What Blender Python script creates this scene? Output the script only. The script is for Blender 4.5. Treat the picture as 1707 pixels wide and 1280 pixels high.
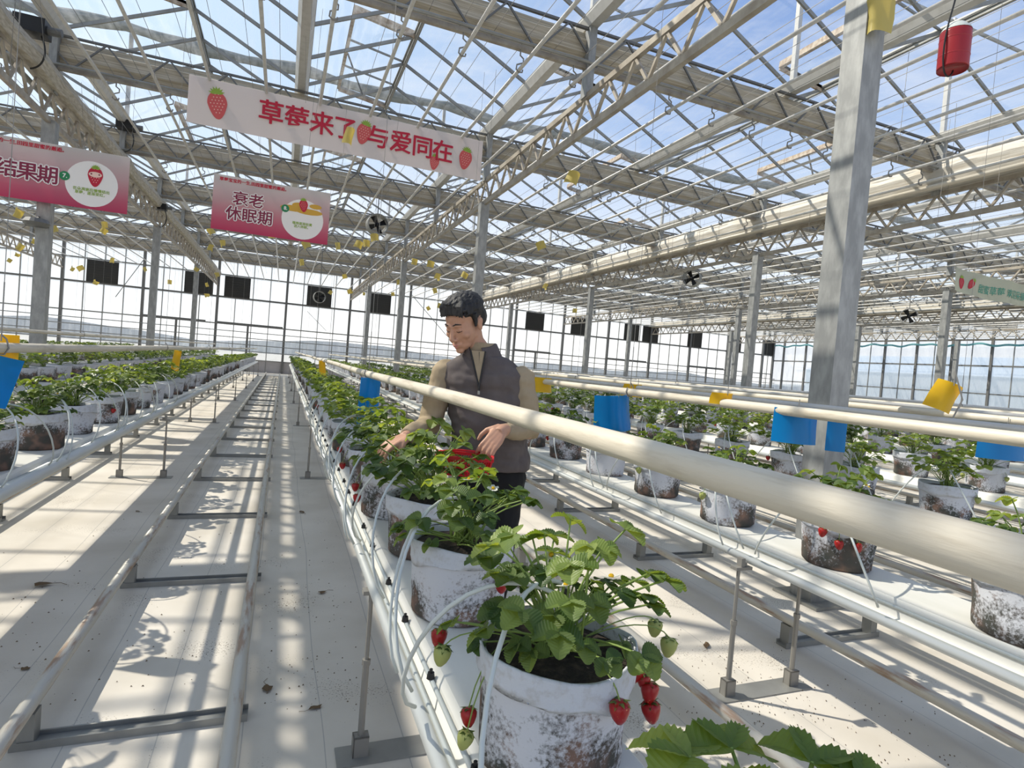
import bpy, math, random
from mathutils import Vector, Matrix, noise
import numpy as np
R = math.radians
rnd = random.Random(7)
for o in list(bpy.data.objects): bpy.data.objects.remove(o)
sc = bpy.context.scene
COL = sc.collection
# ---------------------------------------------------------------- camera
CH = 1.4
yaw, pit, rol, FPX = R(21.518), R(1.634), R(-4.6494), 975.63
fwd = Vector((math.sin(yaw)*math.cos(pit), math.cos(yaw)*math.cos(pit), -math.sin(pit)))
rt = Vector((math.cos(yaw), -math.sin(yaw), 0)); upv = rt.cross(fwd)
r2 = math.cos(rol)*rt - math.sin(rol)*upv
u2 = math.sin(rol)*rt + math.cos(rol)*upv
cam = bpy.data.objects.new('camera', bpy.data.cameras.new('camera')); COL.objects.link(cam)
m = Matrix((r2, u2, -fwd)).transposed().to_4x4(); m.translation = (0, 0, CH)
cam.matrix_world = m
cam.data.sensor_width = 36; cam.data.lens = FPX*36/1707; cam.data.clip_start = .05; cam.data.clip_end = 400
sc.camera = cam
# ---------------------------------------------------------------- world, sun, exposure
SUN = Vector((-.75, .55, 1.0)).normalized()
w = bpy.data.worlds.new('World'); sc.world = w; w.use_nodes = True
nt = w.node_tree; nt.nodes.clear()
def N(nt, t, **k):
    n = nt.nodes.new(t)
    for a, b in k.items():
        if a == 'ins':
            for i, v in b.items(): n.inputs[i].default_value = v
        else: setattr(n, a, b)
    return n
def ramp(nt, stops, mode='LINEAR'):
    n = nt.nodes.new('ShaderNodeValToRGB'); cr = n.color_ramp; cr.interpolation = mode
    while len(cr.elements) > 1: cr.elements.remove(cr.elements[-1])
    cr.elements[0].position = stops[0][0]; cr.elements[0].color = (*stops[0][1], 1)
    for p, c in stops[1:]:
        e = cr.elements.new(p); e.color = (*c, 1)
    return n
L = nt.links.new
tc = N(nt, 'ShaderNodeTexCoord')
sep = N(nt, 'ShaderNodeSeparateXYZ'); L(tc.outputs['Generated'], sep.inputs[0])
grad = ramp(nt, [(0, (.74, .72, .68)), (.5, (1.5, 1.46, 1.40)), (.56, (1.0, 1.03, 1.06)), (.68, (.44, .58, .84)), (.8, (.15, .28, .62)), (1, (.12, .25, .58))])
mr = N(nt, 'ShaderNodeMapRange', ins={1: -1, 2: 1, 3: 0, 4: 1}); L(sep.outputs[2], mr.inputs[0]); L(mr.outputs[0], grad.inputs[0])
dot = N(nt, 'ShaderNodeVectorMath', operation='DOT_PRODUCT'); L(tc.outputs['Generated'], dot.inputs[0]); dot.inputs[1].default_value = SUN
au = N(nt, 'ShaderNodeMapRange', interpolation_type='SMOOTHSTEP', ins={1: .30, 2: .95, 3: 0, 4: .95}); L(dot.outputs['Value'], au.inputs[0])
mix1 = N(nt, 'ShaderNodeMix', data_type='RGBA'); L(au.outputs[0], mix1.inputs[0]); L(grad.outputs[0], mix1.inputs[6]); mix1.inputs[7].default_value = (.74, .90, 1.04, 1)
mp = N(nt, 'ShaderNodeMapping'); mp.inputs['Scale'].default_value = (1.3, 1.0, 3.2); L(tc.outputs['Generated'], mp.inputs[0])
ns = N(nt, 'ShaderNodeTexNoise', ins={'Scale': 2.4, 'Detail': 8, 'Roughness': .6, 'Distortion': .5}); L(mp.outputs[0], ns.inputs['Vector'])
cl = N(nt, 'ShaderNodeMapRange', ins={1: .48, 2: .72, 3: 0, 4: .6}); L(ns.outputs[0], cl.inputs[0])
mix2 = N(nt, 'ShaderNodeMix', data_type='RGBA'); L(cl.outputs[0], mix2.inputs[0]); L(mix1.outputs[2], mix2.inputs[6]); mix2.inputs[7].default_value = (.97, .97, .98, 1)
bg = N(nt, 'ShaderNodeBackground'); bg.inputs[1].default_value = 1.38; L(mix2.outputs[2], bg.inputs[0])
wo = N(nt, 'ShaderNodeOutputWorld'); L(bg.outputs[0], wo.inputs[0])
sun = bpy.data.objects.new('sun', bpy.data.lights.new('sun', 'SUN')); COL.objects.link(sun)
sun.data.energy = 7.2; sun.data.angle = R(.6); sun.data.color = (1, .92, .80)
sun.rotation_euler = SUN.to_track_quat('Z', 'Y').to_euler()
sc.view_settings.view_transform = 'Standard'; sc.view_settings.look = 'None'
sc.view_settings.exposure = -0.3; sc.view_settings.gamma = 1; sc.view_settings.use_curve_mapping = False
sc.cycles.transparent_max_bounces = 40; sc.cycles.max_bounces = 7; sc.cycles.diffuse_bounces = 4
sc.cycles.use_denoising = True; sc.cycles.caustics_reflective = False; sc.cycles.caustics_refractive = False
# ---------------------------------------------------------------- materials
MATS = {}
def newmat(name):
    m = bpy.data.materials.new(name); m.use_nodes = True; MATS[name] = m
    m.node_tree.nodes.clear(); return m, m.node_tree
def mat(name, col, rough=.6, metal=0, n=None, bump=0, spec=.4, trans=0):
    """n=(scale, colour2, lo, hi[, stretch]) mixes a second colour by noise; trans = translucency"""
    m, nt = newmat(name); L = nt.links.new
    p = N(nt, 'ShaderNodeBsdfPrincipled'); p.inputs['Base Color'].default_value = (*col, 1)
    p.inputs['Roughness'].default_value = rough; p.inputs['Metallic'].default_value = metal
    p.inputs['Specular IOR Level'].default_value = spec
    out = N(nt, 'ShaderNodeOutputMaterial'); last = p.outputs[0]
    if n:
        tc = N(nt, 'ShaderNodeTexCoord'); mp = N(nt, 'ShaderNodeMapping'); L(tc.outputs['Object'], mp.inputs[0])
        mp.inputs['Scale'].default_value = n[4] if len(n) > 4 else (1, 1, 1)
        nz = N(nt, 'ShaderNodeTexNoise', ins={'Scale': n[0], 'Detail': 5, 'Roughness': .6}); L(mp.outputs[0], nz.inputs['Vector'])
        r = N(nt, 'ShaderNodeMapRange', ins={1: n[2], 2: n[3], 3: 0, 4: 1}); L(nz.outputs[0], r.inputs[0])
        mx = N(nt, 'ShaderNodeMix', data_type='RGBA'); L(r.outputs[0], mx.inputs[0])
        mx.inputs[6].default_value = (*col, 1); mx.inputs[7].default_value = (*n[1], 1); L(mx.outputs[2], p.inputs['Base Color'])
        if bump:
            b = N(nt, 'ShaderNodeBump', ins={'Strength': bump, 'Distance': .01}); L(nz.outputs[0], b.inputs['Height']); L(b.outputs[0], p.inputs['Normal'])
    if trans:
        t = N(nt, 'ShaderNodeBsdfTranslucent'); t.inputs[0].default_value = (*col, 1)
        if n: L(mx.outputs[2], t.inputs[0])
        ms = N(nt, 'ShaderNodeMixShader'); ms.inputs[0].default_value = trans; L(last, ms.inputs[1]); L(t.outputs[0], ms.inputs[2]); last = ms.outputs[0]
    L(last, out.inputs[0]); return m
GALV = mat('galvanised', (.23, .23, .215), .5, .35, (3, (.33, .33, .31), .35, .7, (1, 1, .3)), .15)
GALVC = mat('galvanised_column', (.25, .255, .25), .5, .3, (14, (.35, .355, .345), .4, .65, (1, 1, .35)), .2)
TRUSS = mat('weathered_steel', (.29, .25, .20), .55, .2, (5, (.46, .42, .35), .35, .7))
DARKST = mat('dark_steel', (.16, .16, .155), .5, .3)
RUST = mat('rusty_edge', (.30, .21, .14), .7, 0, (12, (.5, .42, .32), .4, .6))
CREAM = mat('cream_painted_pipe', (.62, .56, .45), .45, 0, (30, (.42, .36, .27), .52, .75, (1, .12, 1)), .25)
CPIPE = mat('pale_ceiling_pipe', (.56, .545, .51), .4, .1, (9, (.47, .455, .42), .45, .7))
RAIL = mat('worn_rail_paint', (.50, .475, .41), .4, .1, (25, (.34, .24, .17), .52, .66, (1, .15, 1)), .3)
BENCH = mat('white_bench_sheet', (.74, .72, .66), .4, 0, (2.2, (.66, .65, .58), .45, .75, (2, .5, 1)))
BEDGE = mat('bench_edge_metal', (.62, .63, .60), .35, .25, (4, (.5, .51, .47), .4, .7, (1, .2, 1)))
ROD = mat('support_rod_zinc', (.27, .26, .24), .5, .4)
BLACK = mat('black_plastic', (.012, .012, .013), .4)
SOIL = mat('peat_soil', (.022, .017, .013), .95, 0, (60, (.07, .05, .035), .45, .7), 1)
HOSE = mat('white_drip_hose', (.55, .58, .55), .35, 0)
BLUE = mat('blue_sticky_card', (.005, .26, .62), .25, 0, trans=.35)
YELL = mat('yellow_sticky_card', (.85, .58, .03), .35, 0, trans=.4)
YPALE = mat('pale_yellow_card', (.72, .62, .22), .4, 0, trans=.5)
SCREEN = mat('gathered_screen_cloth', (.38, .34, .27), .85, 0, (16, (.58, .54, .46), .38, .66, (1, .4, 2.5)), .9)
SHADEC = mat('outside_shade_cloth', (.20, .215, .20), .9, 0, (14, (.34, .35, .33), .4, .7, (.3, 1, 1)), .8)
SCREENX = mat('gathered_screen_cloth_across', (.38, .33, .25), .85, 0, (16, (.60, .54, .43), .38, .66, (.1, 1, 4)), .9)
SCREENW = mat('bundled_white_screen', (.52, .47, .39), .8, 0, (10, (.66, .63, .57), .38, .66, (1, .15, 2.5)), .8)
DARKP = mat('dark_louvre', (.035, .034, .03), .6)
REDCAN = mat('red_plastic', (.30, .015, .02), .3)
REDB = mat('red_basket_plastic', (.62, .02, .03), .35)
SKIN = mat('skin', (.50, .28, .185), .5, 0, (9, (.45, .235, .155), .4, .7), .05, spec=.3)
LIP = mat('lips', (.50, .20, .17), .5)
HAIR = mat('black_hair', (.010, .009, .009), .55, 0, (60, (.03, .028, .028), .45, .6, (1, 1, .2)), .8)
VEST = mat('grey_brown_fleece', (.10, .082, .078), .7, 0, (7, (.14, .117, .11), .4, .7), .25, spec=.25)
VTRIM = mat('vest_black_trim', (.015, .014, .014), .5)
SHIRT = mat('khaki_knit', (.36, .285, .19), .85, 0, (11, (.30, .235, .15), .4, .7), .3, spec=.15)
TROU = mat('black_trousers', (.008, .008, .009), .85)
SHOE = mat('dark_shoe', (.02, .02, .022), .6)
WHITE = mat('white_cloth_print', (.78, .72, .70), .6, 0, trans=.3)
PRED = mat('printed_red', (.50, .015, .045), .6)
PPINK = mat('printed_strawberry', (.60, .10, .10), .6)
PDOT = mat('printed_seed', (.85, .60, .52), .6)
PGREEN = mat('printed_green', (.28, .42, .06), .6)
PDGREEN = mat('printed_dark_green', (.02, .22, .09), .6)
PMAROON = mat('printed_maroon', (.22, .02, .06), .6)
PGOLD = mat('printed_gold', (.62, .36, .05), .6)
PWHITE = mat('printed_white', (.82, .80, .79), .6)
PTEAL = mat('printed_teal', (.10, .36, .28), .6)
CREAMB = mat('pale_green_banner_cloth', (.62, .64, .54), .7, 0, trans=.3)
TEAL = mat('teal_curtain_edge', (.16, .40, .42), .6, trans=.3)
BERRY = mat('ripe_strawberry', (.33, .010, .010), .3, 0, (220, (.72, .30, .10), .66, .7))
GBERRY = mat('green_strawberry', (.42, .45, .14), .5, 0, (220, (.6, .5, .15), .62, .7), trans=.2)
PETAL = mat('white_petal', (.85, .86, .78), .5, trans=.3)
STEM = mat('leaf_stalk', (.26, .36, .09), .5, 0, trans=.25)
DRY = mat('dried_leaf', (.13, .085, .045), .9)
BRICK = mat('pale_parapet', (.50, .47, .46), .9, 0, (2, (.42, .40, .39), .4, .7))
EXTG = mat('outside_ground', (.50, .48, .44), .95, 0, (.4, (.36, .36, .32), .4, .7))
HILL = mat('hazy_treeline', (.42, .44, .44), 1, 0, (.15, (.34, .37, .36), .4, .7), spec=0)
SHED = mat('outside_shed', (.42, .50, .58), .8)
# leaves : colour by position noise and per-object random, translucent
def leafmat(name, c1, c2):
    m, nt = newmat(name); L = nt.links.new
    tc = N(nt, 'ShaderNodeTexCoord'); oi = N(nt, 'ShaderNodeObjectInfo'); geo = N(nt, 'ShaderNodeNewGeometry')
    nz = N(nt, 'ShaderNodeTexNoise', ins={'Scale': 14, 'Detail': 2}); L(tc.outputs['Object'], nz.inputs['Vector'])
    ad = N(nt, 'ShaderNodeMath', operation='ADD'); L(nz.outputs[0], ad.inputs[0])
    mu = N(nt, 'ShaderNodeMath', operation='MULTIPLY'); mu.inputs[1].default_value = .45; L(oi.outputs['Random'], mu.inputs[0]); L(mu.outputs[0], ad.inputs[1])
    is_ = N(nt, 'ShaderNodeMath', operation='MULTIPLY'); is_.inputs[1].default_value = .5; L(geo.outputs['Random Per Island'], is_.inputs[0])
    a2 = N(nt, 'ShaderNodeMath', operation='ADD'); L(ad.outputs[0], a2.inputs[0]); L(is_.outputs[0], a2.inputs[1])
    r = ramp(nt, [(.0, c1), (.45, c1), (1, c2)]); 
    mr = N(nt, 'ShaderNodeMapRange', ins={1: .3, 2: 1.3, 3: 0, 4: 1}); L(a2.outputs[0], mr.inputs[0]); L(mr.outputs[0], r.inputs[0])
    p = N(nt, 'ShaderNodeBsdfPrincipled', ins={'Roughness': .42, 'Specular IOR Level': .4}); L(r.outputs[0], p.inputs['Base Color'])
    t = N(nt, 'ShaderNodeBsdfTranslucent'); g = N(nt, 'ShaderNodeMix', data_type='RGBA', blend_type='MULTIPLY'); g.inputs[0].default_value = 1
    L(r.outputs[0], g.inputs[6]); g.inputs[7].default_value = (2.2, 1.9, .65, 1); L(g.outputs[2], t.inputs[0])
    ms = N(nt, 'ShaderNodeMixShader'); ms.inputs[0].default_value = .42; L(p.outputs[0], ms.inputs[1]); L(t.outputs[0], ms.inputs[2])
    o = N(nt, 'ShaderNodeOutputMaterial'); L(ms.outputs[0], o.inputs[0]); return m
LEAF = leafmat('strawberry_leaf', (.045, .090, .022), (.17, .24, .065))
LEAFY = leafmat('fresh_leaf', (.12, .19, .040), (.27, .34, .09))
# grow bag : white felt with algae growing from the bottom up
def bagmat():
    m, nt = newmat('grow_bag_felt'); L = nt.links.new
    tc = N(nt, 'ShaderNodeTexCoord'); oi = N(nt, 'ShaderNodeObjectInfo'); sp = N(nt, 'ShaderNodeSeparateXYZ'); L(tc.outputs['Object'], sp.inputs[0])
    off = N(nt, 'ShaderNodeVectorMath', operation='ADD'); L(tc.outputs['Object'], off.inputs[0])
    sc_ = N(nt, 'ShaderNodeMath', operation='MULTIPLY'); sc_.inputs[1].default_value = 40; L(oi.outputs['Random'], sc_.inputs[0]); L(sc_.outputs[0], off.inputs[1])
    big = N(nt, 'ShaderNodeTexNoise', ins={'Scale': 6.5, 'Detail': 4}); L(off.outputs[0], big.inputs['Vector'])
    fine = N(nt, 'ShaderNodeTexNoise', ins={'Scale': 95, 'Detail': 4, 'Roughness': .7}); L(off.outputs[0], fine.inputs['Vector'])
    # dirtiness = big + fine - height - per bag offset
    h = N(nt, 'ShaderNodeMapRange', ins={1: .0, 2: .20, 3: .16, 4: -.16}); L(sp.outputs[2], h.inputs[0])
    a = N(nt, 'ShaderNodeMath', operation='ADD'); L(big.outputs[0], a.inputs[0]); L(h.outputs[0], a.inputs[1])
    rr = N(nt, 'ShaderNodeMapRange', ins={1: 0, 2: 1, 3: -.02, 4: .17}); L(oi.outputs['Random'], rr.inputs[0])
    a1 = N(nt, 'ShaderNodeMath', operation='ADD'); L(a.outputs[0], a1.inputs[0]); L(rr.outputs[0], a1.inputs[1])
    f2 = N(nt, 'ShaderNodeMapRange', ins={1: 0, 2: 1, 3: -.34, 4: .34}); L(fine.outputs[0], f2.inputs[0])
    b = N(nt, 'ShaderNodeMath', operation='ADD'); L(a1.outputs[0], b.inputs[0]); L(f2.outputs[0], b.inputs[1])
    k = N(nt, 'ShaderNodeMapRange', ins={1: .49, 2: .66, 3: 0, 4: .92}); L(b.outputs[0], k.inputs[0])
    tint = N(nt, 'ShaderNodeTexNoise', ins={'Scale': 14, 'Detail': 2}); L(off.outputs[0], tint.inputs['Vector'])
    dr = ramp(nt, [(.35, (.022, .026, .014)), (.5, (.05, .035, .02)), (.66, (.19, .10, .06))]); L(tint.outputs[0], dr.inputs[0])
    mx = N(nt, 'ShaderNodeMix', data_type='RGBA'); L(k.outputs[0], mx.inputs[0]); mx.inputs[6].default_value = (.58, .59, .625, 1); L(dr.outputs[0], mx.inputs[7])
    p = N(nt, 'ShaderNodeBsdfPrincipled', ins={'Roughness': .85, 'Specular IOR Level': .15}); L(mx.outputs[2], p.inputs['Base Color'])
    bp = N(nt, 'ShaderNodeBump', ins={'Strength': .35, 'Distance': .004}); L(fine.outputs[0], bp.inputs['Height']); L(bp.outputs[0], p.inputs['Normal'])
    o = N(nt, 'ShaderNodeOutputMaterial'); L(p.outputs[0], o.inputs[0]); return m
BAG = bagmat()
RIM = mat('grow_bag_rim', (.58, .60, .64), .9, 0, (48, (.42, .40, .38), .50, .85), .5, spec=.15)
# ground cloth with woven marker threads running along the rows
def clothmat():
    m, nt = newmat('white_ground_cloth'); L = nt.links.new
    tc = N(nt, 'ShaderNodeTexCoord'); sp = N(nt, 'ShaderNodeSeparateXYZ'); L(tc.outputs['Object'], sp.inputs[0])
    mo = N(nt, 'ShaderNodeMath', operation='PINGPONG'); mo.inputs[1].default_value = .14
    wob = N(nt, 'ShaderNodeTexNoise', ins={'Scale': .5, 'Detail': 1}); L(tc.outputs['Object'], wob.inputs['Vector'])
    ws = N(nt, 'ShaderNodeMath', operation='MULTIPLY_ADD'); L(wob.outputs[0], ws.inputs[0]); ws.inputs[1].default_value = .10; L(sp.outputs[0], ws.inputs[2]); L(ws.outputs[0], mo.inputs[0])
    ln = N(nt, 'ShaderNodeMapRange', ins={1: .0, 2: .0028, 3: 1, 4: 0}); L(mo.outputs[0], ln.inputs[0])
    n1 = N(nt, 'ShaderNodeTexNoise', ins={'Scale': 1.6, 'Detail': 6}); L(tc.outputs['Object'], n1.inputs['Vector'])
    r1 = ramp(nt, [(.3, (.53, .485, .41)), (.55, (.63, .585, .51)), (.75, (.69, .645, .57))]); L(n1.outputs[0], r1.inputs[0])
    n2 = N(nt, 'ShaderNodeTexNoise', ins={'Scale': 130, 'Detail': 2}); L(tc.outputs['Object'], n2.inputs['Vector'])
    n3 = N(nt, 'ShaderNodeTexNoise', ins={'Scale': 2.3, 'Detail': 3}); L(tc.outputs['Object'], n3.inputs['Vector'])
    sub = N(nt, 'ShaderNodeMath', operation='MULTIPLY'); L(n2.outputs[0], sub.inputs[0]); L(n3.outputs[0], sub.inputs[1])
    sk = N(nt, 'ShaderNodeMapRange', ins={1: .375, 2: .44, 3: 0, 4: .75}); L(sub.outputs[0], sk.inputs[0])
    mx = N(nt, 'ShaderNodeMix', data_type='RGBA'); L(sk.outputs[0], mx.inputs[0]); L(r1.outputs[0], mx.inputs[6]); mx.inputs[7].default_value = (.12, .09, .06, 1)
    lf = N(nt, 'ShaderNodeMath', operation='MULTIPLY'); L(ln.outputs[0], lf.inputs[0]); lf.inputs[1].default_value = .6
    mx2 = N(nt, 'ShaderNodeMix', data_type='RGBA'); L(lf.outputs[0], mx2.inputs[0]); L(mx.outputs[2], mx2.inputs[6]); mx2.inputs[7].default_value = (.17, .18, .19, 1)
    p = N(nt, 'ShaderNodeBsdfPrincipled', ins={'Roughness': .75, 'Specular IOR Level': .2}); L(mx2.outputs[2], p.inputs['Base Color'])
    bp = N(nt, 'ShaderNodeBump', ins={'Strength': .25, 'Distance': .02}); L(n1.outputs[0], bp.inputs['Height']); L(bp.outputs[0], p.inputs['Normal'])
    o = N(nt, 'ShaderNodeOutputMaterial'); L(p.outputs[0], o.inputs[0]); return m
CLOTH = clothmat()
def glassmat(name, tint, trans, milk, streak):
    """a thin pane: see-through, a little reflection, milky film and dirt streaks"""
    m, nt = newmat(name); L = nt.links.new
    tc = N(nt, 'ShaderNodeTexCoord'); mp = N(nt, 'ShaderNodeMapping'); mp.inputs['Scale'].default_value = streak; mp.inputs['Rotation'].default_value = (0, 0, .25); L(tc.outputs['Object'], mp.inputs[0])
    nz = N(nt, 'ShaderNodeTexNoise', ins={'Scale': 3, 'Detail': 6, 'Roughness': .65}); L(mp.outputs[0], nz.inputs['Vector'])
    k = N(nt, 'ShaderNodeMapRange', ins={1: .42, 2: .75, 3: milk[0], 4: milk[1]}); L(nz.outputs[0], k.inputs[0])
    t = N(nt, 'ShaderNodeBsdfTransparent'); t.inputs[0].default_value = (*tint, 1)
    d = N(nt, 'ShaderNodeBsdfTranslucent'); d.inputs[0].default_value = (.85, .87, .88, 1)
    d2 = N(nt, 'ShaderNodeBsdfDiffuse'); d2.inputs[0].default_value = (.8, .82, .83, 1)
    md = N(nt, 'ShaderNodeMixShader'); md.inputs[0].default_value = .3; L(d.outputs[0], md.inputs[1]); L(d2.outputs[0], md.inputs[2])
    ms = N(nt, 'ShaderNodeMixShader'); L(k.outputs[0], ms.inputs[0]); L(t.outputs[0], ms.inputs[1]); L(md.outputs[0], ms.inputs[2])
    g = N(nt, 'ShaderNodeBsdfGlossy', ins={'Roughness': .08}); ms2 = N(nt, 'ShaderNodeMixShader'); ms2.inputs[0].default_value = trans
    L(ms.outputs[0], ms2.inputs[1]); L(g.outputs[0], ms2.inputs[2])
    o = N(nt, 'ShaderNodeOutputMaterial'); L(ms2.outputs[0], o.inputs[0]); return m
ROOFG = glassmat('roof_glass', (.94, .965, .98), .02, (.02, .24), (2.5, .35, 1))
LOWG = glassmat('clear_lower_wall_sheet', (.90, .91, .92), .03, (.12, .35), (3, 1, .25))
WALLG = glassmat('wall_sheet', (.93, .95, .97), .03, (.45, .68), (3, 1, .25))
SIDEG = glassmat('side_wall_sheet', (.88, .90, .92), .04, (.40, .65), (1, 2, .3))
# pink gradient banner print
def bannermat(name, z0, z1):
    m, nt = newmat(name); L = nt.links.new
    tc = N(nt, 'ShaderNodeTexCoord'); sp = N(nt, 'ShaderNodeSeparateXYZ'); L(tc.outputs['Object'], sp.inputs[0])
    mr = N(nt, 'ShaderNodeMapRange', ins={1: z0, 2: z1, 3: 0, 4: 1}); L(sp.outputs[2], mr.inputs[0])
    r = ramp(nt, [(0, (.56, .05, .14)), (.22, (.60, .14, .22)), (.6, (.64, .44, .46)), (1, (.66, .63, .62))]); L(mr.outputs[0], r.inputs[0])
    p = N(nt, 'ShaderNodeBsdfPrincipled', ins={'Roughness': .6}); L(r.outputs[0], p.inputs['Base Color'])
    t = N(nt, 'ShaderNodeBsdfTranslucent'); L(r.outputs[0], t.inputs[0]); ms = N(nt, 'ShaderNodeMixShader'); ms.inputs[0].default_value = .3
    L(p.outputs[0], ms.inputs[1]); L(t.outputs[0], ms.inputs[2]); o = N(nt, 'ShaderNodeOutputMaterial'); L(ms.outputs[0], o.inputs[0]); return m
PINKG = bannermat('pink_gradient_print', 0, .86)
# ---------------------------------------------------------------- mesh helpers
class MB:
    def __init__(s): s.v = []; s.f = []; s.m = []; s.cur = 0
    def add(s, vs, fs):
        b = len(s.v); s.v += [tuple(v) for v in vs]; s.f += [tuple(i+b for i in f) for f in fs]; s.m += [s.cur]*len(fs); return s
    def box(s, x0, y0, z0, x1, y1, z1):
        v = [(x, y, z) for x in (x0, x1) for y in (y0, y1) for z in (z0, z1)]
        return s.add(v, [(0, 1, 3, 2), (4, 6, 7, 5), (0, 4, 5, 1), (2, 3, 7, 6), (0, 2, 6, 4), (1, 5, 7, 3)])
    def bar(s, p, q, w, h=None, up=(0, 0, 1)):
        h = h or w; p, q = Vector(p), Vector(q); d = (q-p).normalized(); up = Vector(up)
        if abs(d.dot(up)) > .98: up = Vector((0, 1, 0))
        a = d.cross(up).normalized()*w/2; b = a.cross(d).normalized()*h/2
        v = [e+sa*a+sb*b for e in (p, q) for sa, sb in ((-1, -1), (1, -1), (1, 1), (-1, 1))]
        return s.add(v, [(0, 1, 2, 3), (7, 6, 5, 4)]+[(i, i+4, (i+1) % 4+4, (i+1) % 4) for i in range(4)])
    def path(s, pts, r, n=8, cap=True):
        pts = [Vector(p) for p in pts]; rs = r if isinstance(r, (list, tuple)) else [r]*len(pts)
        vs = []; a = None
        for i, p in enumerate(pts):
            d = (pts[min(i+1, len(pts)-1)]-pts[max(i-1, 0)]).normalized()
            if a is None: a = d.cross(Vector((0, 0, 1)) if abs(d.z) < .95 else Vector((0, 1, 0)))
            a = (a-d*a.dot(d)).normalized(); b = d.cross(a)
            vs += [p+rs[i]*(math.cos(t)*a+math.sin(t)*b) for t in [2*math.pi*k/n for k in range(n)]]
        fs = [(i*n+k, i*n+(k+1) % n, (i+1)*n+(k+1) % n, (i+1)*n+k) for i in range(len(pts)-1) for k in range(n)]
        if cap: fs += [tuple(range(n))[::-1], tuple(range((len(pts)-1)*n, len(pts)*n))]
        return s.add(vs, fs)
    def tube(s, p, q, r, n=8): return s.path([p, q], r, n)
    def lathe(s, prof, n=24, wob=None):
        vs = []
        for j, (r, z) in enumerate(prof):
            for k in range(n):
                t = 2*math.pi*k/n; rr = r*(1+(wob(t, z) if wob else 0)); vs.append((rr*math.cos(t), rr*math.sin(t), z))
        fs = [(j*n+k, j*n+(k+1) % n, (j+1)*n+(k+1) % n, (j+1)*n+k) for j in range(len(prof)-1) for k in range(n)]
        return s.add(vs, fs)
    def ell(s, c, r, n=10, rings=7):
        c = Vector(c); vs = [c+Vector((r[0]*math.sin(a)*math.cos(t), r[1]*math.sin(a)*math.sin(t), r[2]*math.cos(a))) for a in [math.pi*(j+.02)/(rings-.96) for j in range(rings)] for t in [2*math.pi*k/n for k in range(n)]]
        fs = [(j*n+k, (j+1)*n+k, (j+1)*n+(k+1) % n, j*n+(k+1) % n) for j in range(rings-1) for k in range(n)]
        fs += [tuple(range(n)), tuple(range((rings-1)*n, rings*n))[::-1]]
        return s.add(vs, fs)
    def mesh(s, name, mats, smooth=False):
        me = bpy.data.meshes.new(name); me.from_pydata(s.v, [], s.f)
        for mm in (mats if isinstance(mats, (list, tuple)) else [mats]): me.materials.append(mm)
        if any(s.m): me.polygons.foreach_set('material_index', s.m)
        if smooth: me.polygons.foreach_set('use_smooth', [True]*len(s.f))
        me.update(); return me
    def build(s, name, mats, parent=None, loc=(0, 0, 0), smooth=False):
        return link(name, s.mesh(name, mats, smooth), parent, loc)
def link(name, me, parent=None, loc=(0, 0, 0), rot=None, scale=None):
    o = bpy.data.objects.new(name, me); COL.objects.link(o); o.location = loc
    if rot: o.rotation_euler = rot
    if scale: o.scale = scale if isinstance(scale, (tuple, list)) else (scale,)*3
    if parent: o.parent = parent
    return o
def tag(o, label=None, cat=None, group=None, kind=None):
    if label: o['label'] = label
    if cat: o['category'] = cat
    if group: o['group'] = group
    if kind: o['kind'] = kind
    return o
def thing(name, label, cat, loc=(0, 0, 0), group=None, kind=None, rz=0):
    o = bpy.data.objects.new(name, None); COL.objects.link(o); o.location = loc; o.rotation_euler = (0, 0, rz); o.empty_display_size = .1
    return tag(o, label, cat, group, kind)
def copy_tree(o, parent=None):
    c = o.copy(); COL.objects.link(c); c.parent = parent
    for ch in o.children: copy_tree(ch, c)
    return c
# ---------------------------------------------------------------- floor, outside
YW, XS = 34.9, 35.3                       # far wall and side wall
XL = -17.5
b = MB(); b.box(XL, -2.5, -.06, XS, YW, 0)
fl = b.build('floor', CLOTH); tag(fl, 'white woven ground cloth covering the whole greenhouse floor', 'floor', kind='structure')
b = MB(); b.add([(-160, -40, -.08), (200, -40, -.08), (200, 230, -.08), (-160, 230, -.08)], [(0, 1, 2, 3)])
tag(b.build('ground', EXTG), 'pale open ground outside the greenhouse walls', 'ground', kind='structure')
b = MB(); pts = []
for i in range(61):
    x = -150+i*6; h = 3.2+2.2*noise.noise(Vector((x*.03, 0, 0)))+.7*noise.noise(Vector((x*.3, 2, 0)))
    pts += [(x, 150, -.1), (x, 152, h), (x, 190, h*.6)]
b.add(pts, [(i*3+k, i*3+k+3, i*3+k+4, i*3+k+1) for i in range(60) for k in range(2)])
tag(b.build('hill', HILL), 'low hazy grey rise beyond the far wall', 'hill', kind='structure')
# ---------------------------------------------------------------- roof: gutters and ridges run along Y
GX = [round(.0+3.41*i, 2) for i in range(-5, 11)]     # gutters
GZ, RZ = 5.86, 6.72
ceil = thing('ceiling', 'saw-toothed glass greenhouse roof with gutters, ridges and open vents', 'roof', kind='structure')
gm = MB(); gm.add([(sx*x, y, z) for y in (-1.2, YW) for sx, x, z in ((-1, .11, .10), (-1, .11, .06), (-1, .06, -.05), (1, .06, -.05), (1, .11, .06), (1, .11, .10), (1, .08, .02), (-1, .08, .02))],
    [(i, (i+1) % 8, (i+1) % 8+8, i+8) for i in range(8)]+[tuple(range(8))[::-1], tuple(range(8, 16))])
gme = gm.mesh('gutter', CPIPE)
for x in GX: link('gutter', gme, ceil, (x, 0, GZ))
rm = MB(); rm.box(-.025, -1.2, -.04, .025, YW, .03); rm.box(-.05, -1.2, .02, .05, YW, .035); rme = rm.mesh('ridge', GALV)
RX = [x+1.705 for x in GX[:-1]]
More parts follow.
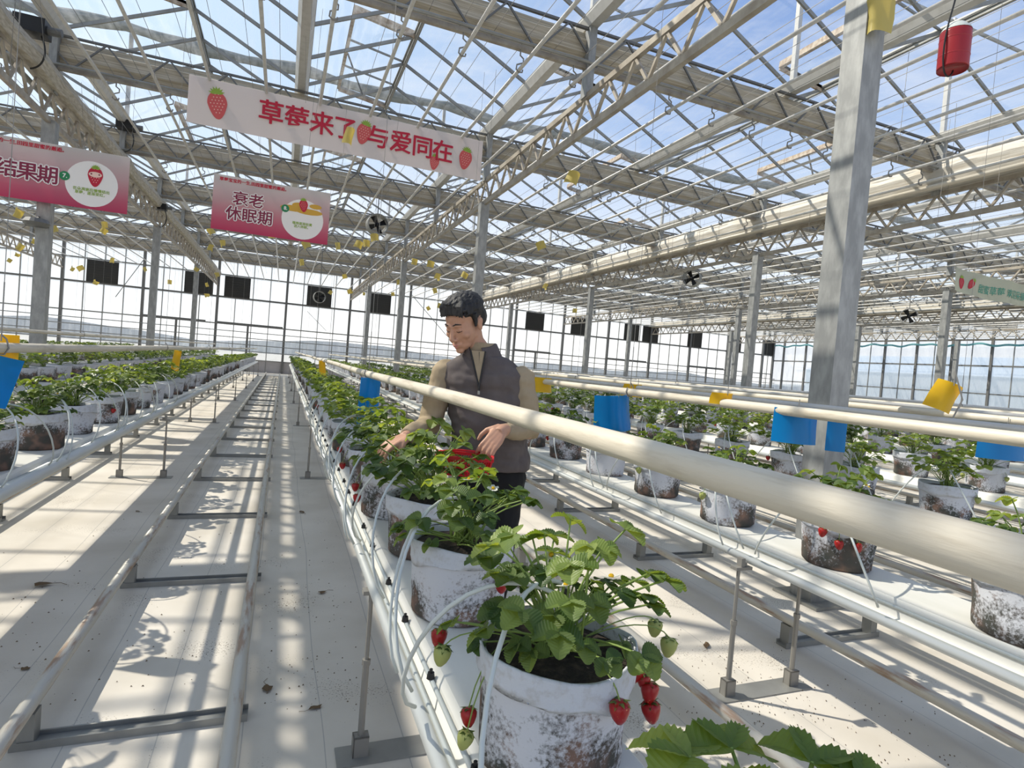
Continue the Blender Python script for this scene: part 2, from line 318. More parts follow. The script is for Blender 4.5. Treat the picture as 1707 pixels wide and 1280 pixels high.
for x in RX: link('ridge', rme, ceil, (x, 0, RZ))
# glazing bars and panes, 1 m pitch; the 300 nearest of each are objects, the rest are joined
def slopes():
    for bi, x in enumerate(GX[:-1]):
        for side in (0, 1):
            a = Vector((x+.10, 0, GZ+.09)) if side == 0 else Vector((x+3.31, 0, GZ+.09)); r = Vector((x+1.705, 0, RZ))
            yield bi, side, a, r
PITCH = 1.0
dirs = Vector((.45, .9, 0))
def vis(x, y):
    d = math.hypot(x, y); 
    if d < .1: return False
    a = math.degrees(math.atan2(x, y)); return y > -1 and -32 < a < 72
vents = {(4, 7.9), (5, 9.9), (6, 6.9), (5, 16.9), (4, 15.9), (6, 15.9), (7, 4.9), (7, 12.9), (5, 22.9), (4, 23.9), (8, 8.9), (3, 11.9), (8, 17.9), (9, 5.9)}
bars = []; panes = []
for bi, side, a, r in slopes():
    for k in range(int(YW/PITCH)+1):
        y = -.1+k*PITCH
        bars.append((math.hypot((a.x+r.x)/2-1.5, y), side, a, r, y))
        vent_here = side == 0 and any(vb == bi and vy <= y < vy+3 for vb, vy in vents)
        if k < int(YW/PITCH): panes.append((math.hypot((a.x+r.x)/2-1.5, y), side, a, r, y, vent_here, bi))
sl = [None, None]; pm = {}
for side in (0, 1):
    dx = 1.605*(1 if side == 0 else -1); dz = RZ-GZ-.09
    q = MB(); q.bar((0, 0, 0), (dx, 0, dz), .03, .05, up=(0, 0, 1)); sl[side] = q.mesh('glazing_bar', GALV)
    for half in (0, 1):
        t = .55 if half else 1
        q = MB(); q.add([(0, .02, .03), (dx*t, .02, dz*t+.03), (dx*t, PITCH-.02, dz*t+.03), (0, PITCH-.02, .03)], [(0, 1, 2, 3)]); pm[side, half] = q.mesh('glass_pane', ROOFG)
bars.sort(key=lambda t: t[0] if vis((t[2].x+t[3].x)/2, t[4]) else t[0]+1000)
rest = MB()
for i, (d, side, a, r, y) in enumerate(bars):
    if i < 290: link('glazing_bar', sl[side], ceil, (a.x, y, a.z))
    else: rest.bar((a.x, y, a.z), (r.x, y, r.z), .03, .05)
tag(rest.build('glazing_bar_rows', GALV, ceil), kind='stuff')
panes.sort(key=lambda t: t[0] if vis((t[2].x+t[3].x)/2, t[4]) else t[0]+1000)
rest = MB(); cnt = 0
for (d, side, a, r, y, vh, bi) in panes:
    if cnt < 290: link('glass_pane', pm[side, int(vh)], ceil, (a.x, y, a.z)); cnt += 1
    else:
        t = .55 if vh else 1; e = a.lerp(r, t)
        rest.add([(a.x, y+.02, a.z+.03), (e.x, y+.02, e.z+.03), (e.x, y+PITCH-.02, e.z+.03), (a.x, y+PITCH-.02, a.z+.03)], [(0, 1, 2, 3)])
tag(rest.build('distant_glass_panes', ROOFG, ceil), kind='stuff')
# vents: flaps hinged at the ridge, propped open
def frame_vent():
    v = MB(); wv, lv = .98, 3.0
    v.bar((0, 0, 0), (0, lv, 0), .04, .05); v.bar((0, 0, 0), (-wv, 0, 0), .04, .05); v.bar((0, lv, 0), (-wv, lv, 0), .04, .05)
    for k in (1, 2): v.bar((0, k, 0), (-wv, k, 0), .025, .03)
    e = MB(); e.bar((-wv, 0, 0), (-wv, lv, 0), .06, .11); e.bar((0, 0, -.02), (-wv, 0, -.02), .06, .12); e.bar((0, lv, -.03), (-wv, lv, -.03), .04, .10)
    g = MB(); g.add([(0, 0, .02), (-wv, 0, .02), (-wv, lv, .02), (0, lv, .02)], [(0, 1, 2, 3)])
    p = MB(); 
    return v.mesh('vent_frame', GALV), e.mesh('vent_edge', RUST), g.mesh('vent_glass', ROOFG)
vf, ve, vg = frame_vent()
for bi, y in sorted(vents):
    o = link('roof_vent', vf, ceil, (RX[bi]-.02, y, RZ+.03), (0, R(8), 0)); link('vent_edge', ve, o); link('vent_glass', vg, o)
    q = MB(); q.bar((-.95, 1.5, 0), (-.55, 1.5, -.62), .025, .025, (0, 1, 0)); q.build('prop_arm', DARKST, o)
# outside shading frame above the glass: posts on the gutters and bundled cloths
ext = thing('outside_shade_frame', 'outside shading frame of thin posts with bundled grey cloths above the glass roof', 'shade frame')
pmesh = MB(); pmesh.bar((0, 0, 0), (0, 0, 1.95), .07, .07); pme = pmesh.mesh('post', CPIPE)
for x in GX[1:]:
    for y in (6.87, 14.87, 22.87, 30.87): link('post', pme, ext, (x, y, GZ+.10))
for y in (6.87, 14.87, 22.87, 30.87):
    q = MB(); q.tube((XL, y, 7.86), (XS, y, 7.86), .03, 6); q.build('top_tube', GALV, ext)
for y in (14.5, 22.5, 30.5):
    q = MB(); pts = []; rs = []
    for i in range(140):
        x = XL+i*(XS-XL)/139; pts.append((x, y, 7.75-.10*abs(math.sin(x*.9)))); rs.append(.12+.03*math.sin(x*3.1+y))
    q.path(pts, rs, 8); q.build('bundled_cloth', SHADEC, ext, smooth=True)
# ---------------------------------------------------------------- cross girders (along X) with gathered screens, every 4 m
GY = [-1.13+4*i for i in range(1, 9)]
TX = [-17.05, -10.23, -3.45, 3.41, 10.23, 17.05, 23.87, 30.69]
qd = MB(); qd.bar((0, 0, 0), (.42, 0, .46), .022, .022, (0, 1, 0)); diag_a = qd.mesh('web_bar', DARKST)
qd = MB(); qd.bar((.42, 0, .46), (.84, 0, 0), .022, .022, (0, 1, 0)); diag_b = qd.mesh('web_bar', DARKST)
gords = ['first', 'second', 'third', 'fourth', 'fifth', 'sixth', 'seventh', 'last']
for gi, y in enumerate(GY):
    g = thing('cross_girder', f'{gords[gi]} lattice girder across the greenhouse counted from the camera, with gathered beige screen', 'girder', (0, y, 5.28), kind='structure')
    q = MB(); q.box(XL, -.03, 0, XS, .03, .055); q.build('bottom_chord', TRUSS, g)
    q = MB(); q.box(XL, -.02, .50, XS, .02, .53); q.build('top_chord', DARKST, g)
    n = 0; rest = MB(); x = XL
    while x < XS-.8:
        if gi < 3 and -8 < x < 14: link('web_bar', diag_a, g, (x, -.02, .05)); link('web_bar', diag_b, g, (x, -.02, .05))
        else: rest.bar((x, -.02, .05), (x+.42, -.02, .51), .022, .022, (0, 1, 0)); rest.bar((x+.42, -.02, .51), (x+.84, -.02, .05), .022, .022, (0, 1, 0))
        x += .84*1.0
    if rest.v: tag(rest.build('far_web_bars', DARKST, g), kind='stuff')
    # gathered screen: pleated roll resting behind the webs
    q = MB(); n = 260; vs = []
    for i in range(n):
        x = XL+(XS-XL)*i/(n-1); wv = .03*noise.noise(Vector((x*2.1, y, 0))); w2 = .03*noise.noise(Vector((x*3.3, y, 9)))
        for k in range(16):
            t = k/16*math.pi*2; rr_ = 1+(.10 if k % 2 else -.10)+wv*1.5; vs.append((x, .14+.12*rr_*math.cos(t)+w2*.4, .30+w2*.3+.20*rr_*math.sin(t)))
    q.add(vs, [(i*16+k, i*16+(k+1) % 16, (i+1)*16+(k+1) % 16, (i+1)*16+k) for i in range(n-1) for k in range(16)])
    q.build('gathered_screen', SCREENX, g, smooth=False)
    # screen rails
    q = MB(); q.tube((XL, -.10, .05), (XS, -.10, .05), .02, 6); q.build('screen_rail', GALV, g)
    hk = MB(); hk.path([(0, 0, 0), (0, 0, -.07), (.045, 0, -.10), (.045, 0, -.15), (-.035, 0, -.19), (-.04, 0, -.245), (-.005, 0, -.275), (.04, 0, -.265), (.045, 0, -.235)], .010, 6)
    hme = hk.mesh('pipe_hook', ROD)
    for k in range(-10, 33):
        if gi < 5: link('pipe_hook', hme, g, (.27+.73*k, -.02, .0))
# ---------------------------------------------------------------- ceiling pipes along Y
ORD = 'first second third fourth fifth sixth seventh eighth ninth tenth eleventh twelfth thirteenth fourteenth fifteenth sixteenth seventeenth eighteenth nineteenth twentieth'.split()
for t_ in ('twenty', 'thirty', 'forty', 'fifty'):
    ORD += [f'{t_}-{o_}' for o_ in ORD[:9]]+[{'twenty': 'thirtieth', 'thirty': 'fortieth', 'forty': 'fiftieth', 'fifty': 'sixtieth'}[t_]]
ORDS = ORD
cp = MB(); cp.tube((0, -.9, 0), (0, YW-.2, 0), .023, 8); cpm = cp.mesh('ceiling_pipe', CPIPE, True)
for k in range(-21, 48):
    tag(link('ceiling_pipe', cpm, None, (.27+.73*k, 0, 5.035)), 'thin pale ceiling pipe running straight above the open aisle rails' if k == 0 else f"thin pale ceiling pipe, {ORDS[abs(k)-1]} to the {'right' if k > 0 else 'left'} of the one above the aisle", 'pipe', 'thin pale pipes hung under the roof girders')
# fine screen wires above the pipes
q = MB()
for k in range(-38, 88): q.bar((.1+.4*k, -.9, 5.40), (.1+.4*k, YW-.2, 5.40), .005, .005)
tag(q.build('screen_wires', ROD), 'fine parallel wires strung under the roof glass', 'wires', kind='stuff')
q = MB()
rr = random.Random(3)
for k in range(150):
    x = rr.uniform(-8, 18); y = rr.uniform(4.5, 20); z0 = rr.uniform(3.6, 4.7); q.bar((x, y, z0), (x+rr.uniform(-.1, .1), y, 5.3), .0035, .0035)
tag(q.build('hanging_strings', ROD), 'loose strings hanging down from the roof wires', 'strings', kind='stuff')
# ---------------------------------------------------------------- long trusses (along Y)
tn = {-17.05: 'outermost long truss beyond the left edge', -10.23: 'second long roof truss left of the aisle', -3.45: 'long roof truss left of the aisle with dark boxed screen',
      3.41: 'long roof truss running over the man from upper right', 10.23: 'long roof truss under the thick white bundled screen', 17.05: 'long roof truss two bays right of the man',
      23.87: 'long roof truss three bays right of the man', 30.69: 'long roof truss nearest the right side wall'}
da = MB(); da.bar((0, 0, .04), (0, .285, .42), .035, .035, (1, 0, 0)); dam = da.mesh('web_bar', TRUSS)
db = MB(); db.bar((0, .285, .42), (0, .57, .04), .035, .035, (1, 0, 0)); dbm = db.mesh('web_bar', TRUSS)
post = MB(); post.box(-.05, -.07, .42, .05, .07, 1.32); postm = post.mesh('post', GALVC)
def beam_mesh():
    q = MB(); q.box(-.03, -.95, -.045, .03, YW, .035); return q.mesh('bottom_chord', TRUSS)
bcm = beam_mesh(); q = MB(); q.box(-.03, -.95, .40, .03, YW, .47); tcm = q.mesh('top_chord', TRUSS)
for ti, x in enumerate(TX):
    t = thing('long_truss', tn[x], 'truss', (x, 0, 4.50), kind='structure')
    link('bottom_chord', bcm, t); link('top_chord', tcm, t)
    rest = MB(); y = -.85
    while y < YW-.5:
        if ti in (2, 3, 4) : link('web_bar', dam, t, (0, y, 0)); link('web_bar', dbm, t, (0, y, 0))
        else: rest.bar((0, y, .04), (0, y+.285, .42), .035, .035, (1, 0, 0)); rest.bar((0, y+.285, .42), (0, y+.57, .04), .035, .035, (1, 0, 0))
        y += .5715
    if rest.v: tag(rest.build('web_bars', TRUSS, t), kind='stuff')
    for gy in GY: link('post', postm, t, (0, gy, 0))
    if x in (-3.45, 10.23, 23.87, -17.05):
        # bundled side screen along the truss
        q = MB(); n = 200; vs = []
        big = x == 10.23
        for i in range(n):
            yy = -.9+(YW+.7)*i/(n-1); s1 = .035*noise.noise(Vector((yy*1.7, x, 0))); s2 = .04*noise.noise(Vector((yy*2.9, x, 5)))
            prof = [(-.20, .50), (-.24, .60), (-.17, .68), (-.20, .80), (-.06, 1.02), (.12, .95), (.20, .70), (.16, .50)] if big else [(-.12, .46), (-.15, .58), (-.10, .72), (0, .78), (.12, .70), (.15, .58), (.10, .46), (0, .44)]
            for px, pz in prof: vs.append((px+s1, yy, pz+s2*(pz-.44)*2))
        q.add(vs, [(i*8+k, i*8+(k+1) % 8, (i+1)*8+(k+1) % 8, (i+1)*8+k) for i in range(n-1) for k in range(8)])
        q.build('bundled_screen', SCREENW if big else SCREEN, t, smooth=False)
        q = MB(); q.tube((-.25, -.9, .50), (-.25, YW-.1, .50), .04, 8); q.build('screen_tube', CREAM if big else GALV, t, smooth=True)
# ---------------------------------------------------------------- columns
CY = [2.87, 10.87, 18.87, 26.87]
def colmesh():
    q = MB(); q.box(-.085, -.085, .02, .085, .085, 4.5); return q.mesh('shaft', GALVC)
cm = colmesh(); q = MB(); q.box(-.14, -.18, 0, .14, .18, .02); cpmh = q.mesh('base_plate', GALV)
q = MB(); q.bar((0, .10, 3.75), (0, .55, 4.47), .05, .05, (1, 0, 0)); q.bar((0, -.10, 3.75), (0, -.55, 4.47), .05, .05, (1, 0, 0)); brm = q.mesh('knee_brace', GALV)
rowname = {-17.05: 'far off to the left', -10.23: 'second row left of the aisle', -3.45: 'row left of the aisle', 3.41: 'row right of the man', 10.23: 'row under the thick white screen', 17.05: 'row two bays right', 23.87: 'row three bays right', 30.69: 'row by the side wall'}
dist = {2.87: 'nearest', 10.87: 'second', 18.87: 'third', 26.87: 'fourth'}
for x in TX:
    for y in CY:
        lab = f'{dist[y]} grey steel column, {rowname[x]}'
        if (x, y) == (3.41, 2.87): lab = 'big square galvanised column right of the man, rising past the red can'
        if (x, y) == (3.41, 10.87): lab = 'grey steel column directly behind the man\'s head, at the long banner\'s end'
        c = thing('column', lab, 'column', (x, y, 0), kind='structure'); link('shaft', cm, c); link('base_plate', cpmh, c)
        if y > 5 and x > 0 and False: link('knee_brace', brm, c)
# ---------------------------------------------------------------- far wall
def wall(name, label, x0, x1, place, posts_at, glass, flip=False):
    """place(u, d, z): u along the wall, d towards the room"""
    W = thing(name, label, 'wall', kind='structure')
    def bar(nm, p, q, wd, hh, m_):
        b_ = MB(); b_.bar(place(*p), place(*q), wd, hh); b_.build(nm, m_, W)
    return W, bar
PAN = [(-9.27, -7.93), (-5.0, -3.65), (-3.12, -1.86), (1.04, 2.36), (4.42, 5.70), (14.33, 15.62), (17.6, 18.85), (21.7, 22.9), (23.2, 24.5), (27.05, 28.3), (30.75, 31.95), (34.2, 35.15)]
W = thing('wall_back', 'far wall of translucent sheets with grey posts and dark louvre squares', 'wall', (0, YW, 0), kind='structure')
PX = GX
npn = 0
mull = MB(); mull.box(-.018, -.03, 0, .018, .03, 5.9); mullm = mull.mesh('mullion', GALV)
pst = MB(); pst.box(-.06, -.16, 0, .06, -.0, 5.9); pstm = pst.mesh('post', DARKST)
xs = []; x = XL
for gi in range(len(GX)-1):
    a, c = GX[gi], GX[gi+1]
    link('post', pstm, W, (a, 0, 0))
    for k in range(4):
        xx = a+(c-a)*k/4; xs.append(xx)
        if k: link('mullion', mullm, W, (xx, 0, 0))
link('post', pstm, W, (GX[-1], 0, 0)); link('mullion', mullm, W, (34.7, 0, 0)); link('post', pstm, W, (XS-.15, 0, 0)); xs = [v for v in xs if v < XS-.2]+[GX[-1], XS]
for z, h_, m_ in ((5.78, .10, DARKST), (5.05, .06, GALV), (3.86, .09, DARKST), (2.45, .06, GALV), (.62, .05, GALV)):
    q = MB(); q.box(XL, -.05, z, XS, .04, z+h_); q.build('wall_rail', m_, W)
q = MB(); q.box(XL, -.02, 0, XS, .06, .62); q.build('parapet', BRICK, W)
zl = [.67, 2.45, 3.86, 5.05, 5.78]
pcache = {}
for i in range(len(xs)-1):
    for j in range(4):
        if j == 2 and any(a-.25 < (xs[i]+xs[i+1])/2 < c_+.25 for a, c_ in PAN): pass
        wd = round(xs[i+1]-xs[i], 3); key = (wd, j)
        if key not in pcache:
            q = MB(); q.add([(.01, .01, zl[j]), (wd-.01, .01, zl[j]), (wd-.01, .01, zl[j+1]), (.01, .01, zl[j+1])], [(0, 1, 2, 3)]); pcache[key] = q.mesh('wall_pane', WALLG if j else LOWG)
        if npn < 295: link('wall_pane', pcache[key], W, (xs[i], 0, 0)); npn += 1
for a, c_ in PAN:
    q = MB(); q.box(a, -.07, 3.93, c_, -.03, 5.03)
    for k in range(9): q.box(a+.03, -.09, 3.98+k*.12, c_-.03, -.07, 4.03+k*.12)
    q.build('louvre_panel', DARKP, W)
for z in (1.1, 1.45, 1.8, 2.12):
    q = MB(); q.tube((XL, -.28, z), (XS, -.28, z), .024, 6); q.build('wall_heating_pipe', GALV, W)
# door frames in the far wall
for dx0, dx1 in ((-6.8, -3.9), (-3.4, -.1), (13.6, 16.2), (20.4, 23.6), (27.3, 30.4)):
    q = MB(); q.box(dx0, -.2, 2.45, dx1, -.1, 2.58); q.box(dx0+1.5, -.2, 0, dx0+1.6, -.1, 2.45); q.build('door_frame', DARKST, W)
q = MB(); q.bar((-8, -.05, 3.3), (-6.9, -.05, 5.3), .03, .03, (0, 1, 0)); q.bar((6.9, -.05, 5.2), (9.2, -.05, 3.0), .03, .03, (0, 1, 0)); q.bar((1.1, -.05, 3.6), (2.2, -.05, 2.6), .02, .02, (0, 1, 0)); q.build('wall_brace', GALV, W)
# gable triangles above the eaves
q = MB()
for i in range(len(GX)-1): q.add([(GX[i], 0, 5.88), (GX[i+1], 0, 5.88), (GX[i]+1.705, 0, RZ)], [(0, 1, 2)])
q.build('gable_sheet', WALLG, W)
# side wall on the right
S = thing('wall_right', 'right side wall of bluish sheets behind grey posts with teal curtain edge', 'wall', (XS, 0, 0), kind='structure')
for z, h_ in ((5.78, .1), (3.5, .08), (2.0, .06), (.6, .05)):
    q = MB(); q.box(-.04, -2.5, z, .05, YW, z+h_); q.build('wall_rail', DARKST, S)
q = MB(); q.box(-.02, -2.5, 0, .05, YW, .6); q.build('parapet', BRICK, S)
sp_ = MB(); sp_.box(-.10, -.06, 0, 0, .06, 5.9); spm = sp_.mesh('post', DARKST); sm_ = MB(); sm_.box(-.03, -.018, 0, .03, .018, 5.9); smm = sm_.mesh('mullion', GALV)
spn = []
for j in range(4):
    za, zb = [(.65, 2.0), (2.06, 3.5), (3.58, 4.6), (4.6, 5.78)][j]
    q = MB(); q.add([(0, .01, za), (0, .99, za), (0, .99, zb), (0, .01, zb)], [(0, 1, 2, 3)]); spn.append(q.mesh('wall_pane', SIDEG))
for k in range(35):
    y = -.1+k
    if k % 2 == 0: link('post', spm, S, (0, y, 0))
    else: link('mullion', smm, S, (0, y, 0))
    for p_ in spn: link('wall_pane', p_, S, (0, y, 0))
q = MB(); vs = []
for i in range(160):
    y = 8+i*26.8/159; z = 4.62+.05*math.sin(y*2.2)+.04*math.sin(y*5); vs += [(-.16, y, z), (-.16, y, z+.11)]
q.add(vs, [(2*i, 2*i+2, 2*i+3, 2*i+1) for i in range(159)]); q.build('curtain_edge', TEAL, S)
# left wall far outside the frame keeps the light right
Wl = thing('wall_left', 'left side wall of translucent sheets, mostly beyond the picture', 'wall', (XL, 0, 0), kind='structure')
q = MB(); q.box(-.04, -2.5, 0, .04, YW, .6); q.build('parapet', BRICK, Wl)
q = MB(); q.add([(0, -2.5, .6), (0, YW, .6), (0, YW, 5.9), (0, -2.5, 5.9)], [(0, 1, 2, 3)]); q.build('wall_sheet', WALLG, Wl)
# sheds outside
q = MB(); q.box(40, 6, 0, 52, 36, 3.2)
q.add([(40, 6, 3.2), (52, 6, 3.2), (46, 6, 4.8), (40, 36, 3.2), (52, 36, 3.2), (46, 36, 4.8)], [(0, 1, 2), (0, 2, 5, 3), (1, 4, 5, 2), (3, 5, 4)])
tag(q.build('outside_shed', SHED), 'bluish shed seen dimly through the right side wall', 'shed')
# ---------------------------------------------------------------- benches, rail tracks
BEDS = [-6.45, -4.75, -3.02, -1.345, .525, 2.225, 3.87]+[5.575+1.705*i for i in range(17)]
RODX = {3: .11, 4: .005, 5: -.07}
Y0B, Y1B = -.8, 31.5
bedname = {0: 'fourth growing bench left of the aisle', 1: 'third growing bench left of the aisle', 2: 'second growing bench left of the aisle', 3: 'growing bench along the left of the aisle',
           4: 'growing bench in the middle, under the man\'s hands', 5: 'growing bench right of the man\'s walkway', 6: 'growing bench beside the big column'}
def benchprof():
    return [(-.178, .605), (-.178, .628), (-.165, .632), (-.150, .675), (-.138, .69), (.138, .69), (.150, .675), (.165, .632), (.178, .628), (.178, .605), (.160, .605), (.13, .655), (-.13, .655), (-.160, .605)]
pr = benchprof(); n = len(pr)
q = MB(); q.add([(x, y, z) for y in (Y0B, Y1B) for x, z in pr], [(i, (i+1) % n, (i+1) % n+n, i+n) for i in range(n)]+[tuple(range(n))[::-1], tuple(range(n, 2*n))]); topm = q.mesh('bench_top', BENCH)
q = MB(); q.tube((0, Y0B, 0), (0, Y1B, 0), .020, 8); edgem = q.mesh('edge_tube', BEDGE, True)
q = MB(); q.tube((0, Y0B, 0), (0, Y1B, 0), .034, 12); edgeb = q.mesh('edge_tube', BEDGE, True)
q = MB(); q.path([(0, 0, .03), (0, 0, .33), (0, 0, .331), (0, 0, .59)], [.0115, .0115, .008, .008], 8); q.path([(0, 0, .325), (0, 0, .345)], .015, 8); rodm = q.mesh('support_rod', ROD, False)
q = MB(); q.box(-.027, -.02, 0, .027, -.015, .07); q.box(-.027, .015, 0, .027, .02, .07); q.box(-.027, -.02, .065, .027, .02, .07); q.box(-.027, -.02, 0, -.022, .02, .07); footm = q.mesh('rod_foot', ROD)
q = MB(); q.box(-.27, -.055, .0, .27, .055, .006); platem = q.mesh('foot_plate', GALV)
q = MB(); q.box(-.06, -.02, .578, .03, .02, .592); q.path([(-.03, 0, .592), (-.03, 0, .61)], .012, 6); q.box(-.02, -.015, .592, .0, .015, .63); brk = q.mesh('bracket', ROD)
for bi, x in enumerate(BEDS):
    B = thing('growing_bench', bedname.get(bi, f'{ORD[bi-7]} growing bench beyond the one beside the big column'), 'bench', (x, 0, 0))
    link('bench_top', topm, B)
    for s in (-1, 1): link('edge_tube', edgeb if bi in (2, 3) and s > 0 else edgem, B, (s*(.185 if not (bi in (2, 3) and s > 0) else .195), 0, .612 if not (bi in (2, 3) and s > 0) else .64))
    ys = [2.03+4.72*k for k in range(-1, 7)]
    if bi <= 8:
        for y in ys:
            if y < Y0B or y > Y1B: continue
            rx = RODX.get(bi, 0); link('foot_plate', platem, B, (rx, y, 0))
            for s in (-1, 1):
                link('support_rod', rodm, B, (s*.19+rx, y, 0)); link('rod_foot', footm, B, (s*.19+rx, y, .006)); link('bracket', brk, B, (s*.19+rx, y, 0), scale=(s, 1, 1))
    else:
        q = MB()
        for y in ys:
            for s in (-1, 1): q.tube((s*.19, y, 0), (s*.19, y, .6), .01, 5)
        tag(q.build('support_rods', ROD, B), kind='stuff')
CEN = [(BEDS[i]+BEDS[i+1])/2 for i in range(len(BEDS)-1)]; CEN[3] = -.395; CEN[4] = 1.35; CEN[5] = 2.99; CEN[2] = -2.15
q = MB(); q.tube((0, -.6, 0), (0, 31.6, 0), .026, 10); railm = q.mesh('rail', RAIL, True)
q = MB(); q.box(-.36, -.035, 0, .36, .035, .012); q.box(-.36, -.035, .012, .36, -.028, .028); q.box(-.36, .028, .012, .36, .035, .028); slm = q.mesh('sleeper', GALV)
q = MB(); q.box(-.024, -.03, .012, .024, .03, .118); bkm = q.mesh('rail_post', GALV)
for ci, x in enumerate(CEN):
    nm = {2: 'pair of pipe rails between the two left benches', 3: 'pair of worn pipe rails down the open aisle', 4: 'pair of pipe rails in the walkway where the man stands', 5: 'pair of pipe rails right of the second bench'}
    T = thing('rail_track', nm.get(ci, (f'pair of pipe rails in the {ORD[ci-6]} walkway past the big column' if ci > 5 else f'pair of pipe rails in the {ORD[2-ci]} walkway left of the left benches')), 'rails', (x, 0, 0))
    for s in (-1, 1): link('rail', railm, T, (s*.318, 0, .143))
    k = 0; y = 2.36-1.42*2
    while y < 31:
        if ci <= 8:
            link('sleeper', slm, T, (0, y, 0))
            for s in (-1, 1): link('rail_post', bkm, T, (s*.318, y, 0))
        y += 1.42
# small irrigation lines on benches with drip fittings
for bi in (3, 4, 5, 6):
    x = BEDS[bi]
    P = thing('drip_line', ['', '', '', 'white drip line along the left bench', 'pair of white drip lines with black fittings along the middle bench', 'white drip line along the bench right of the walkway', 'white drip line beside the big column'][bi], 'hose', (x, 0, 0))
    for k, dx in enumerate((-.159, -.176) if bi == 4 else (-.162,)):
        q = MB(); q.tube((dx, Y0B, .668-.027*k), (dx, Y1B, .668-.027*k), .006, 6); q.build('pipe', HOSE, P, smooth=True)
    if bi == 4:
        q = MB(); q.path([(0, 0, 0), (0, 0, .014)], [.010, .008], 8); q.path([(0, 0, .014), (0, 0, .022)], .004, 6); fm = q.mesh('dripper', BLACK)
        for k in range(60): link('dripper', fm, P, (-.159+.003*rnd.uniform(-1, 1), .35+k*.31+rnd.uniform(-.05, .05), .673))
# overhead heating / spray pipes above benches
ph = [1.27]*len(BEDS)
heat = {3: 'pale pipe hanging over the left bench', 4: 'thick cream pipe crossing in front of the man', 5: 'cream pipe hanging above the bench right of the walkway', 6: 'cream pipe passing close behind the big column', 2: 'pale pipe over the second bench left of the aisle', 1: 'pale pipe over the third bench left'}
q = MB(); q.path([(0, .08, 0)]+[(0, y, .004*math.sin(y)) for y in range(1, 32)], .024, 14); hp = q.mesh('heating_pipe', CREAM, True)
q = MB(); q.path([(.0, 0, .03), (0, 0, .3)], .003, 5); q.path([(0, 0, .06), (.02, 0, .04), (.03, 0, 0), (.015, 0, -.03), (-.015, 0, -.03), (-.03, 0, 0), (-.02, 0, .03)], .004, 5); q.path([(0, 0, .3), (0, 0, 3.85)], .0018, 4); hk2 = q.mesh('pipe_hanger', ROD)
for bi, x in enumerate(BEDS):
    zz = {4: 1.272, 3: 1.30, 2: 1.36, 5: 1.30, 6: 1.325}.get(bi, 1.35)
    xx = {4: .575, 3: -1.2, 5: 2.17}.get(bi, x)
    H = thing('heating_pipe', heat.get(bi, (f'cream overhead pipe above the {ORD[bi-7]} bench past the big column' if bi > 6 else 'cream overhead pipe above the outermost left bench')), 'pipe', (xx, 0, zz))
    link('pipe', hp, H)
    if bi <= 9:
        for k in range(8): link('pipe_hanger', hk2, H, (0, 3.35+4*k if bi not in (4,) else 4.25+4*k, 0))
    if bi > 4:   # second thinner pipe next to it
        q = MB(); q.tube((.16, .1, .03), (.16, 31, .03), .014, 8); q.build('return_pipe', CPIPE, H, smooth=True)

# ---------------------------------------------------------------- strawberry plants
def leaflet(mb, base, out, nrm, l, wd, J=12, cols=2, fold=.25, droop=.25, ser=.08, rng=rnd):
    out = out.normalized(); side = out.cross(nrm).normalized(); nrm = side.cross(out).normalized()
    vs = []; tot = 2*cols+1
    for j in range(J+1):
        t = j/J; wf = (math.sin(math.pi*min(1, t*.93+.02)**.82)**.75)*wd/2 if 0 < j < J else (.04*wd if j == 0 else .10*wd)
        for c in range(-cols, cols+1):
            e = c/cols; x = wf*e
            if abs(c) == cols and ser: x *= 1+(ser if j % 2 else -ser)*.8
            z = fold*abs(x)-droop*l*t*t+(.028*l*math.sin(j*math.pi) if False else 0)
            if cols > 1 and 0 < j < J: z += .015*l*(1 if j % 2 else -1)*(abs(e)**.5)*(.6 if abs(c) == cols else 1)*.6
            y = l*t*(1-.12*t)-(.10*l*abs(e)**2*(1-t))*.4+ (.02*l if (abs(c) == cols and j % 2) else 0)
            vs.append(base+side*x+out*y+nrm*z)
    mb.add(vs, [(j*tot+c, j*tot+c+1, (j+1)*tot+c+1, (j+1)*tot+c) for j in range(J) for c in range(2*cols)])
def leaf(mb, ang, r, h, size, rng, J=12, cols=2, st=6, base=(0, 0, 0), tilt=None, sr=.0022, split=None):
    """petiole (slot 1) from the crown and three leaflets (slot 0)"""
    d = Vector((math.cos(ang), math.sin(ang), 0)); b0 = Vector(base)
    tip = b0+d*r+Vector((0, 0, h)); mid = b0+d*r*.35+Vector((0, 0, h*.70))
    pts = [b0.lerp(mid, t).lerp(mid.lerp(tip, t), t) for t in [i/4 for i in range(5)]]
    mb.cur = 1; mb.path(pts, [sr*1.2, sr*1.1, sr, sr, sr*.9], st, cap=False); mb.cur = 0
    tl = tilt if tilt is not None else rng.uniform(-.35, .25)
    f = (d*math.cos(tl)+Vector((0, 0, math.sin(tl)))).normalized()
    roll = rng.uniform(-.35, .35); s = d.cross(Vector((0, 0, 1))).normalized()
    nrm = s.cross(f).normalized(); nrm = (nrm*math.cos(roll)+s*math.sin(roll)).normalized(); s = f.cross(nrm)
    dr = rng.uniform(.1, .38); fo = rng.uniform(.15, .45)
    leaflet(mb, tip, f, nrm, size, size*.88, J, cols, fo, dr, .07, rng)
    for sg in (-1, 1):
        a = rng.uniform(1.15, 1.4); o = f*math.cos(a)+s*sg*math.sin(a)
        leaflet(mb, tip, o, nrm, size*.92, size*.86, J, cols, fo, dr, .07, rng)
